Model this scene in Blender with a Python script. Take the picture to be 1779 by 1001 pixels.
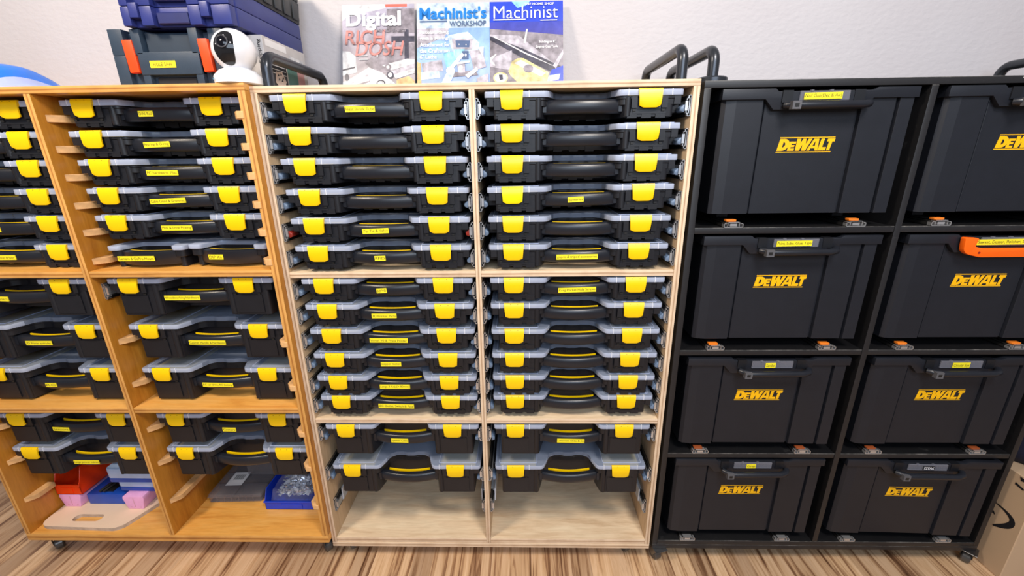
import bpy, bmesh, math, random
from mathutils import Vector, Matrix
random.seed(7)
D = bpy.data
for o in list(D.objects): D.objects.remove(o)
COL = bpy.context.scene.collection
SC = bpy.context.scene
PI = math.pi

# ------------------------------------------------------------------ camera
F_PX, PITCH, ROLL, YAW = 737.84, 0.3104, -0.0132, -0.0243
CAMLOC = Vector((0.6244, -1.0579, 1.2267))
_c, _s = math.cos(YAW), math.sin(YAW)
F0 = Vector((_s, _c, 0)); R0 = Vector((_c, -_s, 0)); U0 = Vector((0, 0, 1))
FW = F0*math.cos(PITCH) - U0*math.sin(PITCH); UP = U0*math.cos(PITCH) + F0*math.sin(PITCH)
RT = R0*math.cos(ROLL) + UP*math.sin(ROLL); UP2 = UP*math.cos(ROLL) - R0*math.sin(ROLL)
cam = D.objects.new('camera', D.cameras.new('camera')); COL.objects.link(cam)
M = Matrix.Identity(4)
for i in range(3):
    M[i][0] = RT[i]; M[i][1] = UP2[i]; M[i][2] = -FW[i]; M[i][3] = CAMLOC[i]
cam.matrix_world = M
cam.data.sensor_width = 36; cam.data.sensor_fit = 'HORIZONTAL'
cam.data.lens = F_PX/1779*36; cam.data.clip_start = 0.02
SC.camera = cam

# ------------------------------------------------------------------ light
SC.view_settings.view_transform = 'Standard'
SC.view_settings.look = 'None'
SC.view_settings.gamma = 1
SC.view_settings.use_curve_mapping = False
SC.view_settings.exposure = 0.0
w = D.worlds.new('room_light'); SC.world = w; w.use_nodes = True
w.node_tree.nodes['Background'].inputs[0].default_value = (0.95, 0.93, 1.0, 1)
w.node_tree.nodes['Background'].inputs[1].default_value = 0.20
def area(name, loc, target, sx, sy, power, color):
    l = D.lights.new(name, 'AREA'); l.shape = 'RECTANGLE'; l.size = sx; l.size_y = sy
    l.energy = power; l.color = color
    o = D.objects.new(name, l); COL.objects.link(o); o.location = loc
    d = Vector(target) - Vector(loc); o.rotation_euler = d.to_track_quat('-Z', 'Y').to_euler()
    return o
area('ceiling_lamp_light', (-0.75, -0.95, 2.45), (0.1, 0.2, 0.6), 0.35, 0.35, 33, (1.0, 0.86, 0.70))
area('ceiling_lamp_light', (1.25, -1.25, 2.5), (0.9, 0.3, 0.4), 0.5, 0.5, 36, (1.0, 0.92, 0.84))
area('window_daylight', (1.0, -3.1, 2.3), (0.7, 0.3, 1.1), 2.4, 1.3, 62, (0.72, 0.84, 1.0))

# ------------------------------------------------------------------ materials
MATS = {}
def nmat(name):
    m = D.materials.new(name); m.use_nodes = True
    nt = m.node_tree; b = nt.nodes['Principled BSDF']
    MATS[name] = m
    return m, nt, b
def N(nt, t, **kw):
    n = nt.nodes.new(t)
    for k, v in kw.items(): setattr(n, k, v)
    return n
def ramp(nt, fac, stops):
    r = N(nt, 'ShaderNodeValToRGB'); e = r.color_ramp.elements
    while len(e) < len(stops): e.new(0.5)
    for i, (p, c) in enumerate(stops):
        e[i].position = p; e[i].color = (*c, 1)
    nt.links.new(fac, r.inputs[0]); return r.outputs[0]
def mapping(nt, coord='Object', scale=(1, 1, 1), rot=(0, 0, 0)):
    tc = N(nt, 'ShaderNodeTexCoord'); mp = N(nt, 'ShaderNodeMapping')
    mp.inputs['Scale'].default_value = scale; mp.inputs['Rotation'].default_value = rot
    nt.links.new(tc.outputs[coord], mp.inputs[0]); return mp.outputs[0]
def noise(nt, vec, scale, detail=4, rough=0.55, dist=0):
    n = N(nt, 'ShaderNodeTexNoise'); n.inputs['Scale'].default_value = scale
    n.inputs['Detail'].default_value = detail; n.inputs['Roughness'].default_value = rough
    n.inputs['Distortion'].default_value = dist
    nt.links.new(vec, n.inputs['Vector']); return n.outputs['Fac']
def mixc(nt, fac, a, b, mode='MIX'):
    m = N(nt, 'ShaderNodeMix', data_type='RGBA', blend_type=mode)
    if isinstance(fac, float): m.inputs[0].default_value = fac
    else: nt.links.new(fac, m.inputs[0])
    for i, v in ((6, a), (7, b)):
        if isinstance(v, tuple): m.inputs[i].default_value = (*v, 1)
        else: nt.links.new(v, m.inputs[i])
    return m.outputs[2]
def bump(nt, b, h, strength=0.2, dist=0.002):
    n = N(nt, 'ShaderNodeBump'); n.inputs['Strength'].default_value = strength
    n.inputs['Distance'].default_value = dist
    nt.links.new(h, n.inputs['Height']); nt.links.new(n.outputs[0], b.inputs['Normal'])
def plain(name, col, rough=0.5, metal=0.0, var=0.08, vs=30, bumpy=0.0, spec=0.5, coat=0.0):
    m, nt, b = nmat(name)
    v = mapping(nt)
    f = noise(nt, v, vs)
    lo = tuple(c*(1-var) for c in col); hi = tuple(min(1, c*(1+var)) for c in col)
    nt.links.new(ramp(nt, f, [(0.3, lo), (0.7, hi)]), b.inputs['Base Color'])
    b.inputs['Roughness'].default_value = rough; b.inputs['Metallic'].default_value = metal
    b.inputs['Specular IOR Level'].default_value = spec
    b.inputs['Coat Weight'].default_value = coat
    if bumpy: bump(nt, b, noise(nt, v, 700, 2), bumpy, 0.0006)
    return m
def ply_face(name, base, dark, light, along, rough=0.5, coat=0.0):
    m, nt, b = nmat(name)
    sc = {'x': (1.2, 9, 9), 'y': (9, 1.2, 9), 'z': (9, 9, 1.2)}[along]
    v = mapping(nt, 'Object', sc)
    f = noise(nt, v, 2.2, 7, 0.6, 1.2)
    c1 = ramp(nt, f, [(0.28, dark), (0.45, base), (0.62, light), (0.75, base)])
    sc2 = tuple(s*6 for s in sc)
    f2 = noise(nt, mapping(nt, 'Object', sc2), 3, 3)
    c2 = ramp(nt, f2, [(0.35, (0.84, 0.82, 0.78)), (0.6, (1, 1, 1))])
    c = mixc(nt, 0.6, c1, c2, 'MULTIPLY')
    kn = N(nt, 'ShaderNodeTexVoronoi'); kn.inputs['Scale'].default_value = 1.0
    nt.links.new(mapping(nt, 'Object', tuple(s*0.5 for s in sc)), kn.inputs['Vector'])
    k = ramp(nt, kn.outputs['Distance'], [(0.0, (0.25, 0.13, 0.05)), (0.035, (0.45, 0.3, 0.2)), (0.06, (1, 1, 1))])
    c = mixc(nt, 0.8, c, k, 'MULTIPLY')
    nt.links.new(c, b.inputs['Base Color'])
    b.inputs['Roughness'].default_value = rough; b.inputs['Coat Weight'].default_value = coat
    b.inputs['Coat Roughness'].default_value = 0.25
    bump(nt, b, f2, 0.15, 0.001)
    return m
def ply_edge(name, axis, light, mid, dark, plies=7, rough=0.6):
    m, nt, b = nmat(name)
    tc = N(nt, 'ShaderNodeTexCoord'); sp = N(nt, 'ShaderNodeSeparateXYZ')
    nt.links.new(tc.outputs['Generated'], sp.inputs[0])
    g = sp.outputs['XYZ'.index(axis.upper())]
    sc = (4, 4, 60) if axis == 'z' else (60, 4, 4)
    nz = noise(nt, mapping(nt, 'Object', sc), 2, 3)
    a = N(nt, 'ShaderNodeMath', operation='MULTIPLY_ADD'); nt.links.new(g, a.inputs[0])
    a.inputs[1].default_value = plies; 
    s = N(nt, 'ShaderNodeMath', operation='MULTIPLY'); nt.links.new(nz, s.inputs[0]); s.inputs[1].default_value = 0.9
    nt.links.new(s.outputs[0], a.inputs[2])
    fr = N(nt, 'ShaderNodeMath', operation='PINGPONG'); nt.links.new(a.outputs[0], fr.inputs[0]); fr.inputs[1].default_value = 1.0
    c = ramp(nt, fr.outputs[0], [(0.0, dark), (0.30, mid), (0.60, light), (1.0, light)])
    n2 = noise(nt, mapping(nt, 'Object', (6, 6, 6)), 3, 4)
    c = mixc(nt, 0.5, c, ramp(nt, n2, [(0.35, (0.70, 0.62, 0.55)), (0.58, (1, 1, 1))]), 'MULTIPLY')
    nt.links.new(c, b.inputs['Base Color']); b.inputs['Roughness'].default_value = rough
    return m
BL, BM, BD = (0.80, 0.62, 0.44), (0.66, 0.47, 0.31), (0.38, 0.24, 0.14)
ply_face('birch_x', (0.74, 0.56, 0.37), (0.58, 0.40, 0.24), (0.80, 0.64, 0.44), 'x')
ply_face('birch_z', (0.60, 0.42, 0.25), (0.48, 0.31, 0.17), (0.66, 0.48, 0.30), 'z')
ply_edge('birch_edge_h', 'z', BL, BM, BD, 3); ply_edge('birch_edge_v', 'x', BL, BM, BD, 3)
OL, OM, OD = (0.74, 0.38, 0.10), (0.58, 0.26, 0.055), (0.36, 0.14, 0.025)
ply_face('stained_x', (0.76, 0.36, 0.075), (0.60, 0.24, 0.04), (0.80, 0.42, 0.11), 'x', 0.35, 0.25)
ply_face('stained_z', (0.50, 0.20, 0.020), (0.36, 0.13, 0.012), (0.58, 0.25, 0.03), 'z', 0.38, 0.2)  # upright panels coloured darker to paint in the shade inside the cabinet
ply_edge('stained_edge_h', 'z', OL, OM, OD, 3); ply_edge('stained_edge_v', 'x', OL, OM, OD, 3)
plain('cleat_wood', (0.66, 0.38, 0.16), 0.6, var=0.35, vs=25)

def black_wood():
    m, nt, b = nmat('black_paint')
    f = noise(nt, mapping(nt, 'Object', (1, 1, 1)), 22, 6, 0.7)
    c = ramp(nt, f, [(0.0, (0.004, 0.004, 0.005)), (0.62, (0.007, 0.007, 0.008)), (0.76, (0.03, 0.03, 0.03))])
    nt.links.new(c, b.inputs['Base Color']); b.inputs['Roughness'].default_value = 0.42
    bump(nt, b, noise(nt, mapping(nt), 120, 3), 0.15, 0.001)
black_wood()
def worn_edge():
    m, nt, b = nmat('black_worn_edge')
    f = noise(nt, mapping(nt, 'Object', (6, 6, 60)), 6, 6, 0.75)
    c = ramp(nt, f, [(0.0, (0.008, 0.008, 0.010)), (0.62, (0.015, 0.015, 0.017)), (0.74, (0.07, 0.07, 0.075)), (0.85, (0.2, 0.2, 0.2))])
    nt.links.new(c, b.inputs['Base Color']); b.inputs['Roughness'].default_value = 0.45
worn_edge()
def chipped():
    m, nt, b = nmat('black_chipped_highlight')
    f = noise(nt, mapping(nt, 'Object', (1, 1, 1)), 9, 6, 0.8)
    c = ramp(nt, f, [(0.0, (0.02, 0.02, 0.022)), (0.45, (0.03, 0.03, 0.03)), (0.60, (0.12, 0.115, 0.11)), (0.75, (0.32, 0.30, 0.29))])
    nt.links.new(c, b.inputs['Base Color']); b.inputs['Roughness'].default_value = 0.5
chipped()
plain('black_plastic', (0.009, 0.010, 0.014), 0.42, bumpy=0.15)
plain('handle_plastic', (0.012, 0.014, 0.020), 0.32)
plain('tote_plastic', (0.008, 0.010, 0.016), 0.48, bumpy=0.25)
plain('tote_dark', (0.006, 0.007, 0.010), 0.45)
plain('socket_grey', (0.10, 0.10, 0.11), 0.5)
plain('yellow_latch', (1.0, 0.63, 0.0), 0.35, var=0.03)
plain('yellow_bright_latch', (1.0, 0.80, 0.0), 0.35, var=0.02)
plain('yellow_bin', (0.55, 0.42, 0.10), 0.5, var=0.25, vs=12)
plain('sticker_yellow', (0.93, 0.80, 0.02), 0.5, var=0.03)
plain('sticker_ink', (0.12, 0.09, 0.01), 0.6)
plain('logo_yellow', (0.95, 0.50, 0.0), 0.45, var=0.02)
plain('zinc', (0.70, 0.71, 0.73), 0.30, 0.8)
plain('chrome', (0.85, 0.86, 0.88), 0.22, 0.75)
plain('slot_dark', (0.01, 0.01, 0.01), 0.5)
plain('lever_grey', (0.14, 0.20, 0.30), 0.3)
plain('lever_red', (0.25, 0.02, 0.012), 0.4)
plain('lever_orange_shaded', (0.30, 0.07, 0.02), 0.4)  # orange lever with the third row's shade mixed into its colour
plain('lever_orange', (0.85, 0.22, 0.02), 0.4)
plain('rail_silver', (0.62, 0.66, 0.72), 0.35, 0.1)
plain('orange_handle', (1.0, 0.14, 0.003), 0.4, var=0.02)
plain('clear_grey', (0.10, 0.09, 0.10), 0.2)
plain('white_wear', (0.7, 0.7, 0.72), 0.5)
plain('handle_metal', (0.05, 0.055, 0.065), 0.28, 0.6)
plain('steel_blue_case', (0.030, 0.052, 0.085), 0.42, bumpy=0.3)
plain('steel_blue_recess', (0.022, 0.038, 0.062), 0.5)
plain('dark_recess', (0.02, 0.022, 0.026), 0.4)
plain('red_latch', (0.90, 0.075, 0.012), 0.38)
plain('navy_case', (0.026, 0.038, 0.20), 0.38, bumpy=0.25)
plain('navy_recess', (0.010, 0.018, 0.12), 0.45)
plain('grey_case', (0.035, 0.038, 0.042), 0.5, bumpy=0.3)
plain('camera_white', (0.85, 0.86, 0.90), 0.25, var=0.01)
plain('camera_face', (0.012, 0.012, 0.014), 0.08)
plain('lens_ring', (0.06, 0.06, 0.07), 0.3)
plain('lens_glass', (0.003, 0.003, 0.006), 0.03)
plain('mark_blue', (0.25, 0.6, 0.9), 0.4)
plain('paper_grey', (0.60, 0.58, 0.58), 0.5)
plain('paper_white', (0.85, 0.85, 0.86), 0.45, var=0.02)
plain('print_black', (0.015, 0.015, 0.018), 0.4)
plain('print_beige', (0.70, 0.58, 0.50), 0.5)
plain('print_green', (0.10, 0.22, 0.20), 0.5)
plain('print_pink', (0.55, 0.30, 0.30), 0.5)
plain('bag_blue', (0.0, 0.18, 0.85), 0.35)
plain('bag_pale', (0.42, 0.50, 0.85), 0.35)
plain('pink_plastic', (0.85, 0.42, 0.72), 0.45)
plain('bin_red', (0.85, 0.05, 0.005), 0.32)
plain('bin_blue', (0.01, 0.05, 0.55), 0.3)
plain('case_pale_blue', (0.42, 0.55, 0.80), 0.3)
plain('case_blue', (0.01, 0.07, 0.42), 0.35)
plain('mdf_board', (0.80, 0.60, 0.43), 0.55, var=0.06, vs=6)
plain('mdf_edge', (0.50, 0.40, 0.32), 0.7, var=0.2, vs=60)
plain('cardboard', (0.54, 0.38, 0.24), 0.75, var=0.06, vs=4)
plain('navy_cloth', (0.010, 0.012, 0.035), 0.8, var=0.3, vs=15)
plain('rubber', (0.03, 0.03, 0.03), 0.6)
plain('dark_or_shaded_metal', (0.16, 0.16, 0.165), 0.3, 0.9)
plain('wheel_grey', (0.10, 0.095, 0.09), 0.3, 0.4)

def clear_mat(name, col, fac, rough=0.2, tint=(0.9, 0.93, 1.0)):
    m, nt, b = nmat(name)
    f = noise(nt, mapping(nt), 20)
    nt.links.new(ramp(nt, f, [(0.3, tuple(c*0.93 for c in col)), (0.7, col)]), b.inputs['Base Color'])
    b.inputs['Roughness'].default_value = rough
    t = N(nt, 'ShaderNodeBsdfTransparent'); t.inputs[0].default_value = (*tint, 1)
    mx = N(nt, 'ShaderNodeMixShader'); mx.inputs[0].default_value = fac
    nt.links.new(t.outputs[0], mx.inputs[1]); nt.links.new(b.outputs[0], mx.inputs[2])
    nt.links.new(mx.outputs[0], nt.nodes['Material Output'].inputs[0])
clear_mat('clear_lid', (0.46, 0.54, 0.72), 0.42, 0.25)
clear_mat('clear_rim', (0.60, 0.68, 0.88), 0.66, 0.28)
clear_mat('clear_rib', (0.90, 0.93, 1.0), 0.85, 0.28)
clear_mat('clear_box', (0.50, 0.46, 0.46), 0.20, 0.12, (0.86, 0.84, 0.86))
clear_mat('clear_tag', (0.30, 0.30, 0.34), 0.35, 0.12)
clear_mat('poly_bag', (0.75, 0.78, 0.85), 0.10, 0.08)

def wall_mat():
    m, nt, b = nmat('wall_paint')
    v = mapping(nt)
    nt.links.new(ramp(nt, noise(nt, v, 3), [(0.3, (0.535, 0.51, 0.535)), (0.7, (0.56, 0.54, 0.565))]), b.inputs['Base Color'])
    b.inputs['Roughness'].default_value = 0.6
    bump(nt, b, noise(nt, mapping(nt, 'Object', (1, 1, 1.6)), 55, 3, 0.5), 0.35, 0.004)
wall_mat()
def floor_mat():
    m, nt, b = nmat('laminate')
    tc = N(nt, 'ShaderNodeTexCoord'); sp = N(nt, 'ShaderNodeSeparateXYZ')
    nt.links.new(tc.outputs['Object'], sp.inputs[0])
    dv = N(nt, 'ShaderNodeMath', operation='DIVIDE'); nt.links.new(sp.outputs[0], dv.inputs[0]); dv.inputs[1].default_value = 0.065
    fl = N(nt, 'ShaderNodeMath', operation='FLOOR'); nt.links.new(dv.outputs[0], fl.inputs[0])
    wn = N(nt, 'ShaderNodeTexWhiteNoise', noise_dimensions='1D'); nt.links.new(fl.outputs[0], wn.inputs['W'])
    # shift each strip along y so streaks break between strips
    ma = N(nt, 'ShaderNodeMath', operation='MULTIPLY_ADD'); nt.links.new(wn.outputs['Value'], ma.inputs[0]); ma.inputs[1].default_value = 9
    nt.links.new(sp.outputs[1], ma.inputs[2])
    cb = N(nt, 'ShaderNodeCombineXYZ'); nt.links.new(sp.outputs[0], cb.inputs[0]); nt.links.new(ma.outputs[0], cb.inputs[1])
    mp = N(nt, 'ShaderNodeMapping'); mp.inputs['Scale'].default_value = (26, 1.1, 1); nt.links.new(cb.outputs[0], mp.inputs[0])
    f = noise(nt, mp.outputs[0], 1.6, 7, 0.62, 0.9)
    c1 = ramp(nt, f, [(0.33, (0.11, 0.050, 0.025)), (0.41, (0.30, 0.16, 0.085)), (0.48, (0.58, 0.37, 0.21)), (0.60, (0.72, 0.50, 0.32)), (0.72, (0.45, 0.27, 0.15))])
    c2 = ramp(nt, wn.outputs['Value'], [(0.0, (0.62, 0.58, 0.56)), (0.5, (0.95, 0.93, 0.9)), (1.0, (1.1, 1.08, 1.02))])
    c = mixc(nt, 0.85, c1, c2, 'MULTIPLY')
    nt.links.new(c, b.inputs['Base Color']); b.inputs['Roughness'].default_value = 0.34
    bump(nt, b, f, 0.1, 0.001)
floor_mat()
def cover_mat(name, top, mid, bot, n=0.5, scale=18):
    m, nt, b = nmat(name)
    tc = N(nt, 'ShaderNodeTexCoord'); sp = N(nt, 'ShaderNodeSeparateXYZ'); nt.links.new(tc.outputs['Generated'], sp.inputs[0])
    g = ramp(nt, sp.outputs[2], [(0.0, bot), (0.5, mid), (1.0, top)])
    f = noise(nt, mapping(nt), scale, 5, 0.6, 0.5)
    c = mixc(nt, n, g, ramp(nt, f, [(0.35, (0.35, 0.35, 0.4)), (0.65, (1.15, 1.15, 1.2))]), 'MULTIPLY')
    nt.links.new(c, b.inputs['Base Color']); b.inputs['Roughness'].default_value = 0.25
cover_mat('cover_grey', (0.55, 0.53, 0.66), (0.42, 0.38, 0.42), (0.5, 0.48, 0.5), 0.55)
cover_mat('cover_blue', (0.16, 0.30, 0.62), (0.36, 0.55, 0.88), (0.42, 0.50, 0.75), 0.4)
cover_mat('cover_violet', (0.05, 0.09, 0.62), (0.10, 0.09, 0.32), (0.26, 0.24, 0.33), 0.4)
for nm, c in (('ink_white', (0.9, 0.9, 0.95)), ('ink_red', (0.75, 0.16, 0.13)), ('ink_blue', (0.02, 0.20, 0.62)),
              ('ink_pale_blue', (0.52, 0.66, 0.95)), ('ink_slate', (0.10, 0.15, 0.28)), ('ink_grey', (0.25, 0.23, 0.27)),
              ('ink_dark', (0.06, 0.06, 0.09)), ('ink_light', (0.72, 0.74, 0.82)), ('ink_gold', (0.72, 0.62, 0.30)),
              ('ink_cyan', (0.30, 0.66, 0.90)), ('ink_orange', (0.75, 0.42, 0.22)), ('ink_mid', (0.45, 0.43, 0.5)),
              ('ink_royal', (0.03, 0.07, 0.60)), ('ink_rose', (0.50, 0.20, 0.19))):
    plain(nm, c, 0.3, var=0.06 if nm in ('ink_white', 'ink_blue', 'ink_royal', 'ink_slate', 'ink_red') else 0.45, vs=45)

# ------------------------------------------------------------------ mesh helpers
class MB:
    def __init__(s): s.bm = bmesh.new(); s.mi = 0
    def poly(s, pts, faces):
        vs = [s.bm.verts.new(p) for p in pts]
        for f in faces:
            try:
                fc = s.bm.faces.new([vs[i] for i in f]); fc.material_index = s.mi
            except ValueError: pass
        return s
    def box(s, x0, x1, y0, y1, z0, z1, tx=0, ty=0):
        # tx, ty: inset of the bottom relative to the top
        p = [(x0+tx, y0+ty, z0), (x1-tx, y0+ty, z0), (x1-tx, y1, z0), (x0+tx, y1, z0),
             (x0, y0, z1), (x1, y0, z1), (x1, y1, z1), (x0, y1, z1)]
        return s.poly(p, [(3, 2, 1, 0), (4, 5, 6, 7), (0, 1, 5, 4), (1, 2, 6, 5), (2, 3, 7, 6), (3, 0, 4, 7)])
    def prism(s, pts, a0, a1, axis='z', shift=(0, 0)):
        # pts: 2-D outline; axis z: (x,y); axis y: (x,z); axis x: (y,z)
        n = len(pts)
        def P(p, a, sh=(0, 0)):
            u, v = p[0]+sh[0], p[1]+sh[1]
            return {'z': (u, v, a), 'y': (u, a, v), 'x': (a, u, v)}[axis]
        v = [P(p, a0) for p in pts] + [P(p, a1, shift) for p in pts]
        f = [tuple(range(n))[::-1], tuple(range(n, 2*n))] + [(i, (i+1) % n, n+(i+1) % n, n+i) for i in range(n)]
        return s.poly(v, f)
    def tube(s, path, r, seg=12, closed_ends=True):
        path = [Vector(p) for p in path]; rings = []
        prev = None
        for i, p in enumerate(path):
            if i == 0: t = path[1]-p
            elif i == len(path)-1: t = p-path[-2]
            else: t = (path[i+1]-path[i]).normalized() + (path[i]-path[i-1]).normalized()
            t.normalize()
            if prev is None:
                a = t.orthogonal().normalized()
            else:
                a = (prev - t*prev.dot(t)).normalized()
            prev = a; b = t.cross(a)
            rr = r[i] if isinstance(r, (list, tuple)) else r
            rings.append([s.bm.verts.new(p + (a*math.cos(2*PI*k/seg)+b*math.sin(2*PI*k/seg))*rr) for k in range(seg)])
        for i in range(len(rings)-1):
            for k in range(seg):
                f = s.bm.faces.new((rings[i][k], rings[i][(k+1) % seg], rings[i+1][(k+1) % seg], rings[i+1][k])); f.material_index = s.mi
        if closed_ends:
            for rg in (rings[0][::-1], rings[-1]):
                f = s.bm.faces.new(rg); f.material_index = s.mi
        return s
    def lathe(s, prof, loc=(0, 0, 0), seg=32, mat=None):
        mt = mat or Matrix.Identity(4); rings = []
        for r, z in prof:
            if r < 1e-6: rings.append([s.bm.verts.new(mt @ Vector((0, 0, z)) + Vector(loc))])
            else: rings.append([s.bm.verts.new(mt @ Vector((r*math.cos(2*PI*k/seg), r*math.sin(2*PI*k/seg), z)) + Vector(loc)) for k in range(seg)])
        for a, b in zip(rings, rings[1:]):
            for k in range(seg):
                k2 = (k+1) % seg
                q = [a[k % len(a)], a[k2 % len(a)], b[k2 % len(b)], b[k % len(b)]]
                q = list(dict.fromkeys(q))
                if len(q) > 2:
                    try: f = s.bm.faces.new(q); f.material_index = s.mi
                    except ValueError: pass
        return s
    def bevel(s, wd, seg=1, ang=40):
        s.bm.normal_update()
        es = [e for e in s.bm.edges if len(e.link_faces) == 2 and e.calc_face_angle(0) > math.radians(ang)]
        bmesh.ops.bevel(s.bm, geom=es, offset=wd, segments=seg, profile=0.6, affect='EDGES', clamp_overlap=True)
        return s
    def build(s, name, mats, parent=None, loc=(0, 0, 0), rot=(0, 0, 0), smooth=35, fix=True):
        if fix: bmesh.ops.recalc_face_normals(s.bm, faces=s.bm.faces[:])
        me = D.meshes.new(name); s.bm.to_mesh(me); s.bm.free()
        for m in (mats if isinstance(mats, (list, tuple)) else [mats]): me.materials.append(MATS[m])
        if smooth:
            me.shade_smooth(); me.set_sharp_from_angle(angle=math.radians(smooth))
        o = D.objects.new(name, me); COL.objects.link(o); o.parent = parent
        o.location = loc; o.rotation_euler = rot
        return o
def tag(o, label, cat, group=None, kind=None):
    o['label'] = label; o['category'] = cat
    if group: o['group'] = group
    if kind: o['kind'] = kind
    return o
def empty(name, loc=(0, 0, 0), rot=(0, 0, 0)):
    o = D.objects.new(name, None); COL.objects.link(o); o.location = loc; o.rotation_euler = rot
    o.empty_display_size = 0.05
    return o
def copy_tree(o, parent=None):
    c = o.copy(); COL.objects.link(c); c.parent = parent
    for ch in list(o.children): copy_tree(ch, c)
    return c
def rounded(x0, x1, y0, y1, r, n=4):
    pts = []
    for cx, cy, a in ((x1-r, y1-r, 0), (x0+r, y1-r, 90), (x0+r, y0+r, 180), (x1-r, y0+r, 270)):
        for k in range(n+1):
            t = math.radians(a+90*k/n); pts.append((cx+r*math.cos(t), cy+r*math.sin(t)))
    return pts
def round_poly(pts, rad, n=4):
    """round corners of a 2-D polygon; rad: radius or list"""
    out = []; L = len(pts)
    for i in range(L):
        p0, p, p1 = Vector(pts[i-1]), Vector(pts[i]), Vector(pts[(i+1) % L])
        r = rad[i] if isinstance(rad, (list, tuple)) else rad
        a, b = (p0-p), (p1-p); r = min(r, a.length*0.48, b.length*0.48)
        if r < 1e-5: out.append(tuple(p)); continue
        A = p+a.normalized()*r; B = p+b.normalized()*r
        for k in range(n+1):
            t = k/n; q = A*(1-t)**2 + p*2*t*(1-t) + B*t*t; out.append(tuple(q))
    return out
def flat_text(name, body, mat, parent, x0, x1, y, zc, h, shear=0, bold=0.0, depth=0.0002, rot=(0, 0, 0), fill_w=True, loc=(0, 0, 0)):
    """text standing in the xz plane facing -y, fitted into x0..x1 and height h around zc"""
    cu = D.curves.new(name, 'FONT'); cu.body = body; cu.size = 1; cu.shear = shear; cu.offset = bold
    cu.extrude = 0.0; cu.align_x = 'LEFT'; cu.resolution_u = 3
    to = D.objects.new('tmp', cu); COL.objects.link(to)
    dg = bpy.context.evaluated_depsgraph_get()
    me = D.meshes.new_from_object(to.evaluated_get(dg)); D.objects.remove(to); D.curves.remove(cu)
    xs = [v.co.x for v in me.vertices]; ys = [v.co.y for v in me.vertices]
    if not xs: return None
    a, b, c, d = min(xs), max(xs), min(ys), max(ys)
    sx = (x1-x0)/(b-a); sy = h/(d-c)
    if not fill_w: sx = min(sx, sy*1.05)
    off = x0 + ((x1-x0)-(b-a)*sx)/2
    for v in me.vertices:
        v.co = Vector((off+(v.co.x-a)*sx, y, zc-h/2+(v.co.y-c)*sy))
    me.name = name; me.materials.append(MATS[mat])
    o = D.objects.new(name, me); COL.objects.link(o); o.parent = parent; o.location = loc; o.rotation_euler = rot
    return o

# ------------------------------------------------------------------ the room
FLOOR_Z, WALL_Y = -0.055, 0.405
mb = MB(); mb.box(-3.2, 4.4, -4.2, WALL_Y+0.1, FLOOR_Z-0.05, FLOOR_Z); f = mb.build('floor', 'laminate'); f['kind'] = 'structure'
mb = MB(); mb.box(-3.2, 4.4, WALL_Y, WALL_Y+0.1, FLOOR_Z, 2.6); f = mb.build('wall_back', 'wall_paint'); f['kind'] = 'structure'

# ------------------------------------------------------------------ cabinets
def panel(name, parent, x0, x1, y0, y1, z0, z1, face, edge, bev=0.0012):
    mb = MB(); mb.box(x0, x1, y0, y1, z0, z1); mb.bevel(bev, 2)
    mb.bm.normal_update()
    for f in mb.bm.faces:
        f.material_index = 1 if f.normal.y < -0.6 else 0
        if edge == 'black_worn_edge' and -0.97 < f.normal.y < -0.15 and f.normal.z > 0.2: f.material_index = 2  # upward bevels: worn paint plus an edge highlight put into the colour
    return mb.build(name, [face, edge, 'black_chipped_highlight'] if edge == 'black_worn_edge' else [face, edge], parent)
Y1 = 0.395
def make_slide(parent, x, side, z, y0=0.0, lever='lever_grey', length=0.36, ldz=-0.004):
    """ball bearing drawer slide on a vertical panel; side +1: opens towards +x"""
    mb = MB(); s = side
    def strip(a, b, c, d):
        mb.mi = 0; mb.box(min(s*a, s*b), max(s*a, s*b), 0, 0.010, c, d)
        mb.mi = 2; mb.box(min(s*a, s*b), max(s*a, s*b), 0.0101, length, c, d)  # same rail behind its front end, coloured darker as painted shade
        mb.mi = 0
    t = 0.0013
    strip(0, t, -0.0225, 0.0225); strip(0, 0.0075, 0.0212, 0.0225); strip(0, 0.0075, -0.0225, -0.0212)
    strip(0.0062, 0.0075, 0.0165, 0.0225); strip(0.0062, 0.0075, -0.0225, -0.0165)
    strip(0.0036, 0.0049, -0.017, 0.017); strip(0.0036, 0.0105, 0.0157, 0.017); strip(0.0036, 0.0105, -0.017, -0.0157)
    strip(0.0092, 0.0105, 0.0115, 0.017); strip(0.0092, 0.0105, -0.017, -0.0115)
    mb.mi = 1
    mb.box(min(s*.0012, s*.0036), max(s*.0012, s*.0036), 0.003, length, -0.019, 0.019)  # dark fill standing in for shade between the rail members
    mb.mi = 0
    mb.box(min(s*.0066, s*.0125), max(s*.0066, s*.0125), 0.002, length, -0.0105, 0.0105)
    for k in ():
        mb.tube([(s*0.0022, -0.0005, k*0.0192), (s*0.0022, 0.010, k*0.0192)], 0.0021, 8)
    o = mb.build('drawer_slide', ['zinc', 'slot_dark', 'dark_or_shaded_metal'], parent, (x, y0, z), smooth=30)
    if lever:
        lb = MB(); n = 7; pts = []
        for k in range(n+1):
            t = k/n; pts.append((s*(0.0127+0.0095*t), 0.0065*math.sin(PI*(1-t)*0.5)+0.0005))
        for k in range(n, -1, -1):
            t = k/n; pts.append((s*(0.0127+0.0095*t), -0.0095*math.sin(PI*(1-t*0.55)*0.5)))
        lb.prism(pts, 0.004, 0.038, 'y'); lb.bevel(0.001, 1)
        lb.build('release_lever', lever, o, (0, 0, ldz), smooth=60)
    return o
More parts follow.
